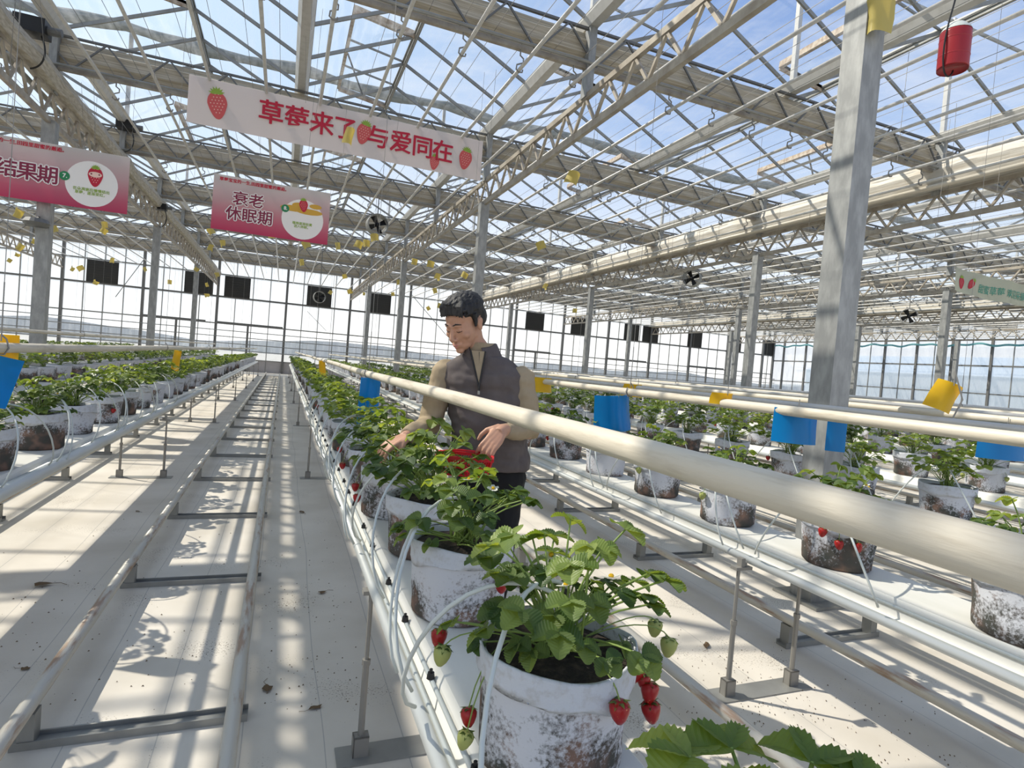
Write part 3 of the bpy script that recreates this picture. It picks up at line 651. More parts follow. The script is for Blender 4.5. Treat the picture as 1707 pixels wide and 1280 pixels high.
def leaf_variant(i):
    g = random.Random(100+i); q = MB()
    kinds = [(.10, .20, .053), (.14, .17, .056), (.17, .12, .052), (.19, .06, .048), (.07, .23, .050), (.15, .21, .058), (.12, .12, .048), (.20, .13, .055), (.05, .15, .042), (.17, .02, .042)]
    r, h, s = kinds[i]
    leaf(q, 0, r, h, s, g, J=18, cols=2, st=6, tilt=-.15 if h > .1 else -.45)
    return q.mesh('leaf', [LEAFY if i in (0, 5, 4) else LEAF, STEM], False)
LV = [leaf_variant(i) for i in range(10)]
q = MB(); leaf(q, 0, .12, .12, .062, random.Random(5), J=18, cols=2, tilt=.05); LV.append(q.mesh('leaf', [LEAFY, STEM]))
def foliage(seed, nl=24, J=5, cols=1, spread=1.0, hs=1.0, size=.062):
    g = random.Random(seed); q = MB()
    for i in range(nl):
        a = g.uniform(0, 6.283); r = g.uniform(.04, .20)*spread; h = (g.uniform(.10, .22)-.35*max(0, r-.12))*hs
        leaf(q, a, r, h, size*g.uniform(.75, 1.15), g, J=J, cols=cols, st=3, base=(g.uniform(-.03, .03), g.uniform(-.03, .03), 0), sr=.002)
    return q
FM = [foliage(20+i, 42, 6, 1, spread=1.12, hs=1.08).mesh('foliage', [LEAF if i % 3 else LEAFY, STEM]) for i in range(5)]
FD = [foliage(60+i, 32, 4, 1, spread=1.15, hs=1.1).mesh('foliage', [LEAF if i % 2 else LEAFY, STEM]) for i in range(5)]
def potmeshes(i):
    g = random.Random(i); ph = g.uniform(0, 6)
    wob = lambda t, z: .018*math.sin(2*t+ph)+.012*math.sin(5*t+ph*2+z*20)+.006*math.sin(9*t+z*35)
    n = 56; wob0 = wob
    def wob(t, z): return wob0(t, z)+.035*noise.noise(Vector((math.cos(t)*2.4+i*7, math.sin(t)*2.4, z*11)))+.012*noise.noise(Vector((math.cos(t)*9, math.sin(t)*9+i, z*50)))
    q = MB(); q.lathe([(.0, .001), (.125, .001), (.133, .008), (.134, .03), (.134, .05), (.136, .075), (.137, .10), (.140, .125), (.142, .15), (.145, .17), (.147, .185), (.148, .205), (.140, .205), (.137, .17)], n, wob)
    pot = q.mesh('grow_bag', BAG, True)
    def w2(t, z): return wob(t, z)+.012+.004*math.sin(7*t)
    q = MB(); q.lathe([(.145, .160), (.1475, .158), (.1478, .165), (.148, .18), (.1485, .195), (.149, .207), (.1475, .212), (.144, .212), (.141, .206)], n, w2)
    # ragged lower hem of the folded rim
    q.v = [(x, y, z+(.012*math.sin(2*math.atan2(y, x)+ph)+.005*math.sin(7*math.atan2(y, x)) if z < .163 else 0)+.005*math.sin(3*math.atan2(y, x)+ph*3)*(z > .2)) for x, y, z in q.v]
    rim = q.mesh('folded_rim', RIM, True)
    q = MB(); q.lathe([(.139, .186), (.10, .192+.004*i % .006), (.05, .198), (.0, .20)], 20, lambda t, z: .03*math.sin(3*t+z*90)); soil = q.mesh('soil', SOIL, True)
    return pot, rim, soil
PM = [potmeshes(i) for i in range(4)]
q = MB(); q.path([(0, 0, 0), (0, 0, .03), (.002, 0, .11)], [.002, .0035, .0035], 6); q.box(-.006, -.003, .06, .006, .003, .11); STK = q.mesh('dripper_stake', BLACK)
# berries and flowers
def berrymesh(ripe):
    q = MB(); q.lathe([(.0005, -.036), (.006, -.034), (.012, -.026), (.0165, -.014), (.0175, -.005), (.014, .001), (.006, .003), (0, .003)], 14); return q.mesh('strawberry', BERRY if ripe else GBERRY, True)
BR, BG = berrymesh(True), berrymesh(False)
q = MB()
for k in range(8):
    a = k*.785; d = Vector((math.cos(a), math.sin(a), 0)); s = Vector((-d.y, d.x, 0)); q.add([Vector((0, 0, .003)), d*.010+s*.004+Vector((0, 0, .003)), d*.021-Vector((0, 0, .004-.006*(k % 2))), d*.010-s*.004+Vector((0, 0, .003))], [(0, 1, 2, 3)])
CAL = q.mesh('calyx', LEAF)
q = MB()
for k in range(5):
    a = k*1.2566; d = Vector((math.cos(a), math.sin(a), .25)); s = Vector((-math.sin(a), math.cos(a), 0))
    q.add([d*.002, d*.008+s*.007, d*.016+s*.004, d*.016-s*.004, d*.008-s*.007], [(0, 1, 2, 3, 4)])
q.cur = 1; q.ell((0, 0, .004), (.005, .005, .004), 8, 5); FLW = q.mesh('flower', [PETAL, YELL])
def fruit(parent, p, ripe, sc_=1, stem_from=None):
    if stem_from is not None:
        s = Vector(stem_from); e = Vector(p)+Vector((0, 0, .003)); m_ = Vector(((s.x+e.x)/2+(e.x-s.x)*.25, (s.y+e.y)/2+(e.y-s.y)*.25, max(s.z, e.z)+.035))
        q = MB(); q.path([s.lerp(m_, t).lerp(m_.lerp(e, t), t) for t in [i/7 for i in range(8)]], .0013, 5, cap=False); q.build('fruit_stalk', STEM, parent)
    o = link('strawberry', BR if ripe else BG, parent, p, (rnd.uniform(-.25, .25), rnd.uniform(-.25, .25), rnd.uniform(0, 6)), sc_)
    link('calyx', CAL, o)
def plant(x, y, mode, seed, label, group, z=.69, hgt=1.0):
    g = random.Random(seed); pot, rim, soil = PM[seed % 4]
    T = thing('potted_strawberry', label, 'potted plant', (x, y, z), group, rz=0)
    k = g.uniform(.96, 1.03)
    if mode == 'far': k *= 1.0
    rz = g.uniform(0, 6.28)
    link('grow_bag', pot, T, (0, 0, 0), (0, 0, rz), k)
    if mode != 'far': link('folded_rim', rim, T, (0, 0, 0), (0, 0, rz), k)
    link('soil', soil, T, (0, 0, 0), (0, 0, rz), k)
    if mode == 'near':
        for i in range(54 if y > .5 else 20):
            v = g.choice([0, 1, 1, 2, 2, 3, 3, 4, 5, 6, 6, 7, 7, 8, 8, 9])
            o = link('leaf', LV[v], T, (g.uniform(-.035, .035), g.uniform(-.035, .035), .195), (g.uniform(-.12, .12), g.uniform(-.12, .12), g.uniform(0, 6.283)), g.uniform(.68, .98)*hgt*(.62 if y < .5 else 1))
    else:
        fm = (FM if mode == 'mid' else FD)[g.randrange(5)]
        tag(link('foliage', fm, T, (0, 0, .19), (0, 0, g.uniform(0, 6.28)), g.uniform(.85, 1.1)*hgt), kind='stuff')
    if mode in ('near', 'mid'):
        link('dripper_stake', STK, T, (.02, .02, .19)); 
        for i in range(0 if y < .5 else 3 if mode == 'near' else 2):
            a = g.uniform(0, 6.28); link('flower', FLW, T, (.09*math.cos(a), .09*math.sin(a), .34+g.uniform(-.05, .04)), (g.uniform(-.4, .4), g.uniform(-.4, .4), 0), 1.1)
        for i in range(0 if y < .5 else g.choice([0, 0, 1, 1, 2])):
            a = g.uniform(2.2, 5.2); fruit(T, (.165*math.cos(a), .165*math.sin(a), .15+g.uniform(-.05, .03)), g.random() < .6, 1, (.05*math.cos(a), .05*math.sin(a), .20))
    return T
rowsY = {4: [.33, .96, 1.60, 2.12, 2.66, 3.25], 3: [2.9, 3.60, 4.28, 4.95, 5.6], 5: [1.08, 1.75, 2.40, 3.02, 3.66, 4.33]}
rowlab = {4: 'in the middle row', 3: 'in the row left of the aisle', 5: 'in the row right of the man\'s walkway', 6: 'in the row beside the big column', 2: 'in the second row left of the aisle', 1: 'in the third row left of the aisle', 0: 'in the fourth row left of the aisle', 7: 'in the first row beyond the big column', 8: 'in the second row beyond the big column'}
spec = {(4, 0): 'strawberry plant at the bottom edge, mostly out of frame, only big leaves showing', (4, 1): 'nearest potted strawberry with brown-stained white bag and red berries over the right rim',
        (4, 2): 'strawberry in a speckled white bag directly behind the nearest pot', (4, 3): 'strawberry in a grey-white bag, third pot back in the middle row', (4, 4): 'strawberry in a clean white bag just before the man\'s right sleeve',
        (4, 5): 'strawberry under the man\'s right hand in the middle row', (3, 1): 'strawberry in a heavily blackened bag at the left edge', (3, 2): 'strawberry in second bag of the left bench from the picture edge',
        (3, 3): 'strawberry in third bag of the left bench from the picture edge', (3, 4): 'strawberry in fourth bag of the left bench from the picture edge',
        (5, 0): 'strawberry in a white bag at the right edge behind the thick pipe', (5, 1): 'strawberry in a white bag with three small red berries, second from the right edge', (5, 2): 'strawberry in a dark green-stained bag under the thick pipe, third from right edge',
        (5, 3): 'strawberry in a moss-bottomed bag near the upright blue card', (5, 4): 'strawberry in a grey bag just left of the mossy one', (5, 5): 'strawberry in a bag just right of the man\'s elbow'}
cand = []
for bi, x in enumerate(BEDS):
    ys = list(rowsY.get(bi, [.4+.22*(bi % 3)])); g = random.Random(bi)
    while ys[-1] < 30.6: ys.append(ys[-1]+.635+g.uniform(-.04, .04))
    for k, y in enumerate(ys):
        a = math.degrees(math.atan2(x, y)); seen = -24 < a < 66
        cand.append((math.hypot(x, y)+(0 if seen else 500), bi, k, x+g.uniform(-.02, .02), y))
cand.sort(); used = {}
for i, (d, bi, k, x, y) in enumerate(cand):
    if i < 296 and d < 400:
        mode = 'near' if ((bi == 4 and k <= 5) or (bi == 5 and k <= 4) or (bi == 3 and 1 <= k <= 3)) else ('mid' if d < 9 else 'far')
        lab = spec.get((bi, k), f'strawberry in white grow bag, {ORD[k]} plant back {rowlab.get(bi, f"on the {ORD[max(bi-7,0)]} bench past the big column")}' )
        if (bi, k) in spec: grp = 'strawberries in the front grow bags'
        else: grp = f'potted strawberries {rowlab.get(bi, "in the rows far to the right")}'
        T = plant(x, y, mode, bi*97+k*13+5, lab, grp, hgt={(4, 3): 1.28, (4, 4): 1.28, (4, 2): 1.1}.get((bi, k), 1.0))
        used[bi, k] = (T, x, y)
# remaining far rows joined per bench
for bi in range(len(BEDS)):
    q = MB(); g = random.Random(900+bi)
    cheap = [foliage(300+i, 16, 2, 1, size=.075) for i in range(3)]
    for i, (d, b2, k, x, y) in enumerate(cand):
        if b2 != bi or (b2, k) in used or d > 400 and y < 2: continue
        q.cur = 2; b0 = len(q.v)
        n = 9; vs = [(x+r*math.cos(6.283*t/n), y+r*math.sin(6.283*t/n), z) for r, z in ((.13, .69), (.147, .89), (.10, .885)) for t in range(n)]
        q.add(vs, [(j*n+t, j*n+(t+1) % n, (j+1)*n+(t+1) % n, (j+1)*n+t) for j in range(2) for t in range(n)]); q.cur = 3; q.add(vs[2*n:], [tuple(range(n))]); q.cur = 0
        c = g.choice(cheap); a = g.uniform(0, 6.28); ca, sa = math.cos(a), math.sin(a); b0 = len(q.v)
        q.v += [(x+vx*ca-vy*sa, y+vx*sa+vy*ca, vz+.88) for vx, vy, vz in c.v]; q.f += [tuple(i_+b0 for i_ in f_) for f_ in c.f]; q.m += list(c.m)
    if q.v: tag(q.build('strawberry_row', [LEAF, STEM, BAG, SOIL]), f'distant strawberry plants in white bags on bench number {bi+1} from the left', 'plants', kind='stuff')
# fruit of the nearest pot
T1 = used[4, 1][0]; T0 = used[4, 0][0]
for p, rp, s in (((.150, -.045, .168), 1, 1.0), ((.162, -.05, .150), 1, .8), ((.172, -.06, .137), 1, 1.0), ((.172, -.065, .102), 1, 1.05)): fruit(T1, p, rp, s, (.06, -.02, .20))
for p, rp, s in (((-.165, .0, .10), 1, .85), ((-.172, -.02, .070), 0, .85), ((-.20, .10, .20), 1, .9), ((-.205, .05, .19), 0, .95), ((.24, .03, .21), 0, .9), ((.255, .0, .185), 0, 1.)): fruit(T1, p, rp, s, (-.06 if p[0] < 0 else .06, 0, .21))
for bi, k, L_ in ((5, 1, ((-.15, -.05, .165), (-.12, -.10, .13), (-.07, -.14, .13))), (4, 4, ((-.17, -.02, .14), (-.165, -.06, .10))), (5, 2, ()), (4, 5, ((-.17, 0, .12),)), (3, 4, ((.12, -.1, .12),))):
    for p in L_: fruit(used[bi, k][0], p, True, 1, (p[0]*.4, p[1]*.4, .21))
for T_, hs in ((T1, 1.0),):      # tall showy leaves of the nearest plant
    for (v, a, s) in ((4, 1.0, .98), (0, 2.6, 1.0), (5, .2, 1.0), (5, 3.3, .98), (7, -.2, 1.0), (1, 3.0, 1.0)):
        link('leaf', LV[v], T_, (0, 0, .195), (0, 0, a), s)
for (x_, y_, z_, a, s) in ((.45, .51, .985, 2.2, 1.25), (.51, .51, .985, 1.3, 1.2), (.585, .465, .985, .5, 1.25), (.50, .45, .98, 2.9, 1.1), (.62, .43, .98, 0, 1.1)):
    v_ = 10; link('leaf', LV[v_], T0, (x_-.525-.12*s*math.cos(a), y_-.33-.12*s*math.sin(a), z_-.69-.12*s), (0, 0, a), s)
# drip hoses arching from the bench edge into the bags
def bez(P, n=14):
    P = [Vector(p) for p in P]; out = []
    for i in range(n+1):
        t = i/n; Q = P[:]
        while len(Q) > 1: Q = [Q[j].lerp(Q[j+1], t) for j in range(len(Q)-1)]
        out.append(Q[0])
    return out
hm = []
for P in ([(-.20, -.34, -.03), (-.30, -.36, .10), (-.22, -.10, .36), (-.05, .0, .36), (.02, .02, .30)], [(-.20, .24, -.03), (-.31, .14, .04), (-.26, .0, .42), (-.06, -.02, .34), (.0, -.02, .29)],
          [(-.21, -.22, -.05), (-.27, -.20, .05), (-.21, -.08, .40), (-.06, .0, .33), (.02, .0, .29)]):
    q = MB(); q.path(bez(P), .0042, 8); hm.append(q.mesh('drip_hose', HOSE, True))
for (bi, k), (T, x, y) in used.items():
    if bi in (3, 4, 5, 6) and y < 7.5:
        sx = -1 if bi == 3 else 1
        for j in ((0, 1) if k % 2 else (0, 2)):
            tag(link('drip_hose', hm[j], None, (x, y, .69), scale=(sx, 1, 1)), f'{"nearer" if j == 0 else "farther"} drip hose of the {ORD[k]} bag back {rowlab[bi]}', 'hose', f'drip hoses {rowlab[bi]}')
# ---------------------------------------------------------------- banners
def textmesh(txt, size, bold=0.0):
    cu = bpy.data.curves.new('t', 'FONT'); cu.body = txt; cu.size = size; cu.offset = bold; cu.align_x = 'CENTER'; cu.align_y = 'CENTER'; cu.resolution_u = 3 if txt.isascii() else 1
    o = bpy.data.objects.new('t', cu); COL.objects.link(o); dg = bpy.context.evaluated_depsgraph_get(); dg.update()
    me = bpy.data.meshes.new_from_object(o.evaluated_get(dg)); bpy.data.objects.remove(o); return me
def wave(u, v): return .010*math.sin(u*1.6+v*1.2)+.0015*math.sin(u*5+1-v*3)
def clothbanner(name, label, x0, x1, y, z0, z1, m_, cat='banner', sag=0, wv=wave, group=None):
    B = thing(name, label, cat, (x0, y, z0), group); wd, ht = x1-x0, z1-z0; nx, nz = max(8, int(wd*12)), 8
    vs = []; 
    for s in (0, 1):
        for i in range(nx+1):
            for j in range(nz+1): u, v = wd*i/nx, ht*j/nz; vs.append((u, wv(u, v)+.0015*s, v-sag*math.sin(math.pi*i/nx)))
    n = (nx+1)*(nz+1); h = nz+1
    fs = [(i*h+j, (i+1)*h+j, (i+1)*h+j+1, i*h+j+1) for i in range(nx) for j in range(nz)]; fs += [tuple(a+n for a in f)[::-1] for f in fs]
    q = MB(); q.add(vs, fs); q.build('cloth', m_, B, smooth=True)
    q = MB(); q.path([(0, .02, ht-.01), (0, .02, 5.29-z0)], .002, 4); q.path([(wd, .02, ht-.01), (wd, .02, 5.29-z0)], .002, 4); q.build('hanging_cord', ROD, B)
    return B, wd, ht
def put_text(B, nm, txt, u, v, size, m_, bold=0, wv=wave, off=.004, rot=0, wide=1):
    me = textmesh(txt, size, 0); me.name = nm
    if bold:      # thicken the strokes with slightly shifted copies of the glyphs
        V = [tuple(v.co) for v in me.vertices]; F = [tuple(p.vertices) for p in me.polygons]; n_ = len(V); vv = []; ff = []
        for i_ in range(9):
            a_ = i_*.7854; dx_, dy_ = (0, 0) if i_ == 8 else (bold*1.3*math.cos(a_), bold*1.3*math.sin(a_))
            vv += [(x+dx_, y+dy_, .00012*i_) for x, y, _ in V]; ff += [tuple(k_+n_*i_ for k_ in f_) for f_ in F]
        me = bpy.data.meshes.new(nm); me.from_pydata(vv, [], ff)
    for vt in me.vertices:
        a, b_ = vt.co.x*wide, vt.co.y; c, s = math.cos(rot), math.sin(rot); x, z = u+a*c-b_*s, v+a*s+b_*c; vt.co = (x, wv(x, z)-off-vt.co.z, z)
    me.materials.clear(); me.materials.append(m_); return link(nm, me, B)
def put_poly(B, nm, pts, m_, wv=wave, off=.003):
    cx_ = sum(p[0] for p in pts)/len(pts); cz_ = sum(p[1] for p in pts)/len(pts); n = len(pts); q = MB(); vs = [(cx_, wv(cx_, cz_)-off, cz_)]
    for s in (.5, 1): vs += [(cx_+(x-cx_)*s, wv(cx_+(x-cx_)*s, cz_+(z-cz_)*s)-off, cz_+(z-cz_)*s) for x, z in pts]
    q.add(vs, [(0, 1+i, 1+(i+1) % n) for i in range(n)]+[(1+i, 1+n+i, 1+n+(i+1) % n, 1+(i+1) % n) for i in range(n)]); return q.build(nm, m_, B)
def circ(u, v, r, n=28, ry=None): return [(u+r*math.cos(6.2832*i/n), v+(ry or r)*math.sin(6.2832*i/n)) for i in range(n)]
def berrypts(u, v, s, rot=0):
    pts = []
    for i in range(28):
        t = 6.2832*i/28; r = s*(1+.10*math.cos(2*(t-math.pi/2))); x = r*math.cos(t)*.80*(1-.28*max(0, -math.sin(t))); z = r*math.sin(t)*(1.12 if math.sin(t) < 0 else .85)
        pts.append((u+x*math.cos(rot)-z*math.sin(rot), v+x*math.sin(rot)+z*math.cos(rot)))
    return pts
def print_berry(B, u, v, s, rot=0, m_=PPINK, wv=wave, face=False):
    P = put_poly(B, 'printed_berry', berrypts(u, v, s, rot), m_, wv, .0075); q = MB(); c, sn = math.cos(rot), math.sin(rot)
    for a in range(-3, 4):
        for b_ in range(-4, 4):
            x, z = (a+.5*(b_ % 2))*s*.24, b_*s*.24
            if (x/(.62*s*(1 if z > 0 else 1+z/(1.7*s))))**2+(z/(.9*s))**2 < .85 and not (face and abs(x) < .55*s and -.02*s < z < .5*s):
                uu, vv = u+x*c-z*sn, v+x*sn+z*c; pts = circ(uu, vv, s*.045, 6); q.add([(px, wv(px, pz)-.0095, pz) for px, pz in pts], [tuple(range(6))])
    q.build('printed_seeds', PDOT, B)
    for k in range(7):
        a = rot+math.pi/2+(k-3)*.42; bx, bz = u-sn*s*.72, v+c*s*.72; d = (math.cos(a), math.sin(a)); l = s*(.62 if not face else .5)
        put_poly(B, 'printed_sepal', [(bx, bz-.0), (bx+d[0]*l*.5-d[1]*s*.11, bz+d[1]*l*.5+d[0]*s*.11), (bx+d[0]*l, bz+d[1]*l), (bx+d[0]*l*.5+d[1]*s*.11, bz+d[1]*l*.5-d[0]*s*.11)], PGREEN, wv, .0105)
BB, bw, bh = clothbanner('long_banner', 'long white banner with red Chinese lettering and printed strawberries below a girder', -1.44, 2.82, 9.30, 4.40, 5.045, WHITE)
kb = .869
for ch, u in (('草', 1.22), ('莓', 1.62), ('来', 2.02), ('了', 2.40), ('与', 2.97), ('爱', 3.37), ('同', 3.76), ('在', 4.14)):
    put_text(BB, 'letter', ch, u*kb, .34 if u < 2.5 else .315, .35, PRED, .0050, off=.016)
print_berry(BB, .42*kb, .33, .175, .12); print_berry(BB, 2.72*kb, .365, .15, -.2); print_berry(BB, 4.58*kb, .31, .15, -.15); print_berry(BB, 4.00*kb, .15, .105, -.1)
B7, bw7, bh7 = clothbanner('growth_stage_banner', 'pink and grey banner with a smiling strawberry and green number 7 by the left edge', -4.35, -2.35, 10.60, 3.25, 4.11, PINKG)
put_poly(B7, 'white_disc', circ(1.53, .37, .335, 36), PWHITE)
for i, ch in enumerate('结果期'):
    put_text(B7, 'letter_outline', ch, .50+.245*i, .40-.008*i, .27, PWHITE, .016, off=.010); put_text(B7, 'letter', ch, .50+.245*i, .40-.008*i, .27, PMAROON, .004, off=.013)
put_text(B7, 'small_lettering', '草莓宝宝的一生,田园里甜蜜的邂逅。', .66, .79, .068, PRED, .0015, off=.005)
print_berry(B7, 1.57, .50, .135, 0, PRED, face=True)
q = MB(); 
for s in (-1, 1): q.add([(px, wave(px, pz)-.0135, pz) for px, pz in circ(1.57+s*.05, .52, .012, 8)], [tuple(range(8))])
q.build('printed_eyes', PMAROON, B7); put_poly(B7, 'printed_face', circ(1.57, .515, .085, 16, .04), PDOT, off=.0115)
put_poly(B7, 'number_disc', circ(1.19, .43, .066), PDGREEN, off=.008); put_text(B7, 'number', '7.', 1.195, .43, .085, PWHITE, .002, off=.011)
put_text(B7, 'small_lettering', '花朵凋谢后慢慢结出\n草莓，逐渐变红。', 1.53, .25, .052, PGREEN, .0008, off=.006)
B8, bw8, bh8 = clothbanner('growth_stage_banner', 'pink banner with green number 8 hanging below the long banner', -1.20, .58, 10.55, 3.22, 4.09, PINKG)
put_poly(B8, 'white_disc', circ(1.36, .36, .33, 36), PWHITE)
for txt, u, v in (('衰老', .52, .52), ('休眠期', .55, .27)):
    put_text(B8, 'letter_outline', txt, u, v, .235, PWHITE, .014, off=.010); put_text(B8, 'letter', txt, u, v, .235, PMAROON, .003, off=.013)
put_text(B8, 'small_lettering', '草莓宝宝的一生,田园里甜蜜的邂逅。', .60, .80, .064, PRED, .0015, off=.005)
for u, v, a, b_ in ((1.20, .52, .20, .05), (1.45, .50, .22, .05), (1.30, .58, .12, .05), (1.55, .60, .10, .04)): put_poly(B8, 'printed_wilted_leaf', circ(u, v, a, 14, b_), PGOLD, off=.005)
print_berry(B8, 1.36, .60, .095, .1, PRED); put_poly(B8, 'number_disc', circ(1.08, .50, .062), PDGREEN, off=.007); put_text(B8, 'number', '8.', 1.085, .50, .08, PWHITE, .002, off=.010)
put_text(B8, 'small_lettering', '植株逐渐枯黄\n进入休眠。', 1.36, .26, .052, PGREEN, .0008, off=.006)
wr = lambda u, v: .05*math.sin(u*2.3+v)+.03*math.sin(u*6)
BR_, _, _ = clothbanner('crumpled_banner', 'crumpled pale green banner with two red strawberries high at the right edge', 14.35, 18.4, 9.0, 4.02, 4.56, CREAMB, sag=.10, wv=wr)
print_berry(BR_, .30, .22, .13, 0, PRED, wv=wr); print_berry(BR_, .62, .22, .12, -.6, PRED, wv=wr)
put_text(BR_, 'lettering', '甜蜜草莓 欢迎采摘', 1.75, .12, .22, PTEAL, .002, wv=wr, off=.012)
# ---------------------------------------------------------------- sticky cards
def card(nm, label, cat, m_, wd, ht, loc, rz, curl=.3, group=None, tilt=0, thick=.002):
    q = MB(); n = 8; vs = []
    for s in (0, 1):
        for i in range(n+1):
            u = (i/n-.5)*wd
            for j in range(3): vs.append((u, curl*u*u/wd*2+thick*s+.02*math.sin(j*1.3+u*9)*curl, -ht*j/2))
    k = (n+1)*3; fs = [(i*3+j, (i+1)*3+j, (i+1)*3+j+1, i*3+j+1) for i in range(n) for j in range(2)]; fs += [tuple(a+k for a in f)[::-1] for f in fs]
    q.add(vs, fs); T = thing(nm, label, cat, loc, group, rz=rz); q.build('sheet', m_, T, smooth=True).rotation_euler = (0, tilt, 0)
    q = MB(); q.path([(0, 0, -.01), (0, 0, .045)], .002, 5); q.build('tie', ROD, T); return T
card('blue_card', 'long blue card hanging from the cream pipe left of the man', 'card', BLUE, .16, .40, (.60, 4.15, 1.245), .35, .5)
card('blue_card', 'curled blue card hanging upright from the pipe above the mossy bag', 'card', BLUE, .27, .25, (2.15, 3.45, 1.265), -.15, .9, tilt=-.1)
card('blue_card', 'wide blue card hanging left of the big column', 'card', BLUE, .19, .16, (2.20, 2.00, 1.315), -.6, .5)
card('blue_card', 'blue card dangling in front of the big column\'s foot', 'card', BLUE, .08, .14, (2.33, 1.90, 1.28), -.7, .2)
card('blue_card', 'blue card at the left edge under a yellow one', 'card', BLUE, .22, .24, (-1.25, 3.42, 1.265), .2, .4, tilt=.25)
card('blue_card', 'blue card cut by the right edge', 'card', BLUE, .25, .2, (3.84, 2.05, 1.30), -.5, .3)
card('yellow_card', 'yellow card wrapped over the pipe at the left edge', 'card', YELL, .12, .12, (-1.24, 3.46, 1.36), .2, .8)
card('yellow_card', 'narrow yellow card on the far left bench', 'card', YELL, .09, .26, (-1.2, 8.3, 1.27), .5, .6, tilt=.1)
card('yellow_card', 'narrow yellow card far down the middle bench', 'card', YELL, .10, .27, (.56, 9.2, 1.27), .3, .6, tilt=-.15)
card('yellow_card', 'small yellow card over the pipe just right of the man', 'card', YELL, .20, .13, (2.17, 4.7, 1.33), 0, .8)
card('yellow_card', 'small yellow card above the upright blue card', 'card', YELL, .16, .09, (2.33, 3.50, 1.35), 0, .8)
card('yellow_card', 'small yellow card on the pipe between the blue cards', 'card', YELL, .13, .06, (2.17, 2.43, 1.355), -.2, .8)
card('yellow_card', 'crumpled yellow card tied to a pipe right of the big column', 'card', YELL, .09, .11, (2.33, 1.43, 1.475), -.8, 1.1, tilt=.35)
q = MB(); q.path([(.0, 0, .04), (.03, 0, -.06), (0, 0, -.15)], .003, 5); q.build('wire', ROD, [o_ for o_ in COL.objects if o_.name.startswith('yellow_card')][-1])
card('yellow_card', 'pale yellow card folded round the top of the big column', 'card', YPALE, .16, .22, (3.30, 2.73, 3.92), -1.2, 1.6)
card('yellow_card', 'yellow card hanging over the middle of the long banner', 'card', YPALE, .13, .22, (.68, 8.2, 4.40), .4, 1.2, tilt=.2)
yc = [(948, 280, 7.9, 3.75, 4.36, 'by the first sagging pipes'), (0,)]
YC = [(3.75, 7.93, 4.38), (3.66, 12.57, 4.38), (5.40, 12.65, 4.38), (2.0, 15.98, 4.38), (3.69, 17.37, 4.38), (5.43, 18.6, 4.38), (4.0, 22.56, 4.38), (-1.006, 12.38, 4.4), (.085, 13.57, 4.3)]
ylab = ['large pale yellow card right of the first steel post behind the banner', 'pale yellow card beside the column over the man', 'pale yellow card under the pipes, right of the column over the man', 'pale yellow card left of the truss beside the small fan',
        'small yellow card right of the fan', 'small yellow card above the man\'s hair on the right', 'small yellow card at the end of the overhead truss', 'narrow yellow card in front of banner number 8', 'yellow card half behind banner number 8']
for i, (x, y, z) in enumerate(YC):
    x = .27+.73*round((x-.27)/.73); T = card('yellow_card', ylab[i], 'card', YPALE, .21, .19, (x, y, z), rnd.uniform(-.6, .6), rnd.uniform(.4, 1.3), tilt=rnd.uniform(-.5, .5))
    q = MB(); q.path([(0, 0, .04), (0, 0, 5.04-z)], .003, 4); q.build('string', ROD, T)
g = random.Random(12)
for i in range(54 if y > .5 else 20):
    x = .27+.73*g.randrange(-18, 13); y = g.uniform(13, 31); z = g.uniform(3.5, 4.5)
    T = card('yellow_card', 'small yellow card hanging far back over the rows', 'card', YPALE, g.uniform(.12, .2), g.uniform(.14, .2), (x, y, z), g.uniform(-1, 1), g.uniform(.5, 2.2), 'small yellow cards hanging far back', tilt=g.uniform(-.7, .7))
    q = MB(); q.path([(0, 0, .04), (0, 0, 5.04-z)], .003, 4); q.build('string', ROD, T)
# ---------------------------------------------------------------- hanging red trap, fans, cameras
T = thing('hanging_trap', 'red cylindrical trap with translucent lid hanging from a black cord', 'trap', (3.0, 2.0, 3.05))
q = MB(); q.lathe([(0, .012), (.062, .012), (.066, 0), (.067, .01), (.067, .175), (.066, .185), (.064, .185)], 28); 
for z in (.06, .14): q.lathe([(.0672, z), (.0685, z+.003), (.0672, z+.006)], 28)
q.build('body', REDCAN, T, smooth=True)
q = MB(); q.lathe([(.067, .185), (.060, .20), (.035, .225), (0, .23)], 24); q.build('lid', HOSE, T, smooth=True)
q = MB(); q.path(bez([(-.067, 0, .18), (-.09, 0, .05), (-.08, 0, -.10), (.0, 0, -.04), (.005, 0, .0)]), .004, 6); q.path(bez([(-.067, 0, .18), (-.04, 0, .35), (.05, 0, .45), (.02, 0, .95), (0, 0, 2.1)]), .004, 6); q.path(bez([(.067, 0, .18), (.075, 0, .24), (.06, 0, .23), (.05, 0, .2)]), .003, 5); q.build('cord', BLACK, T)
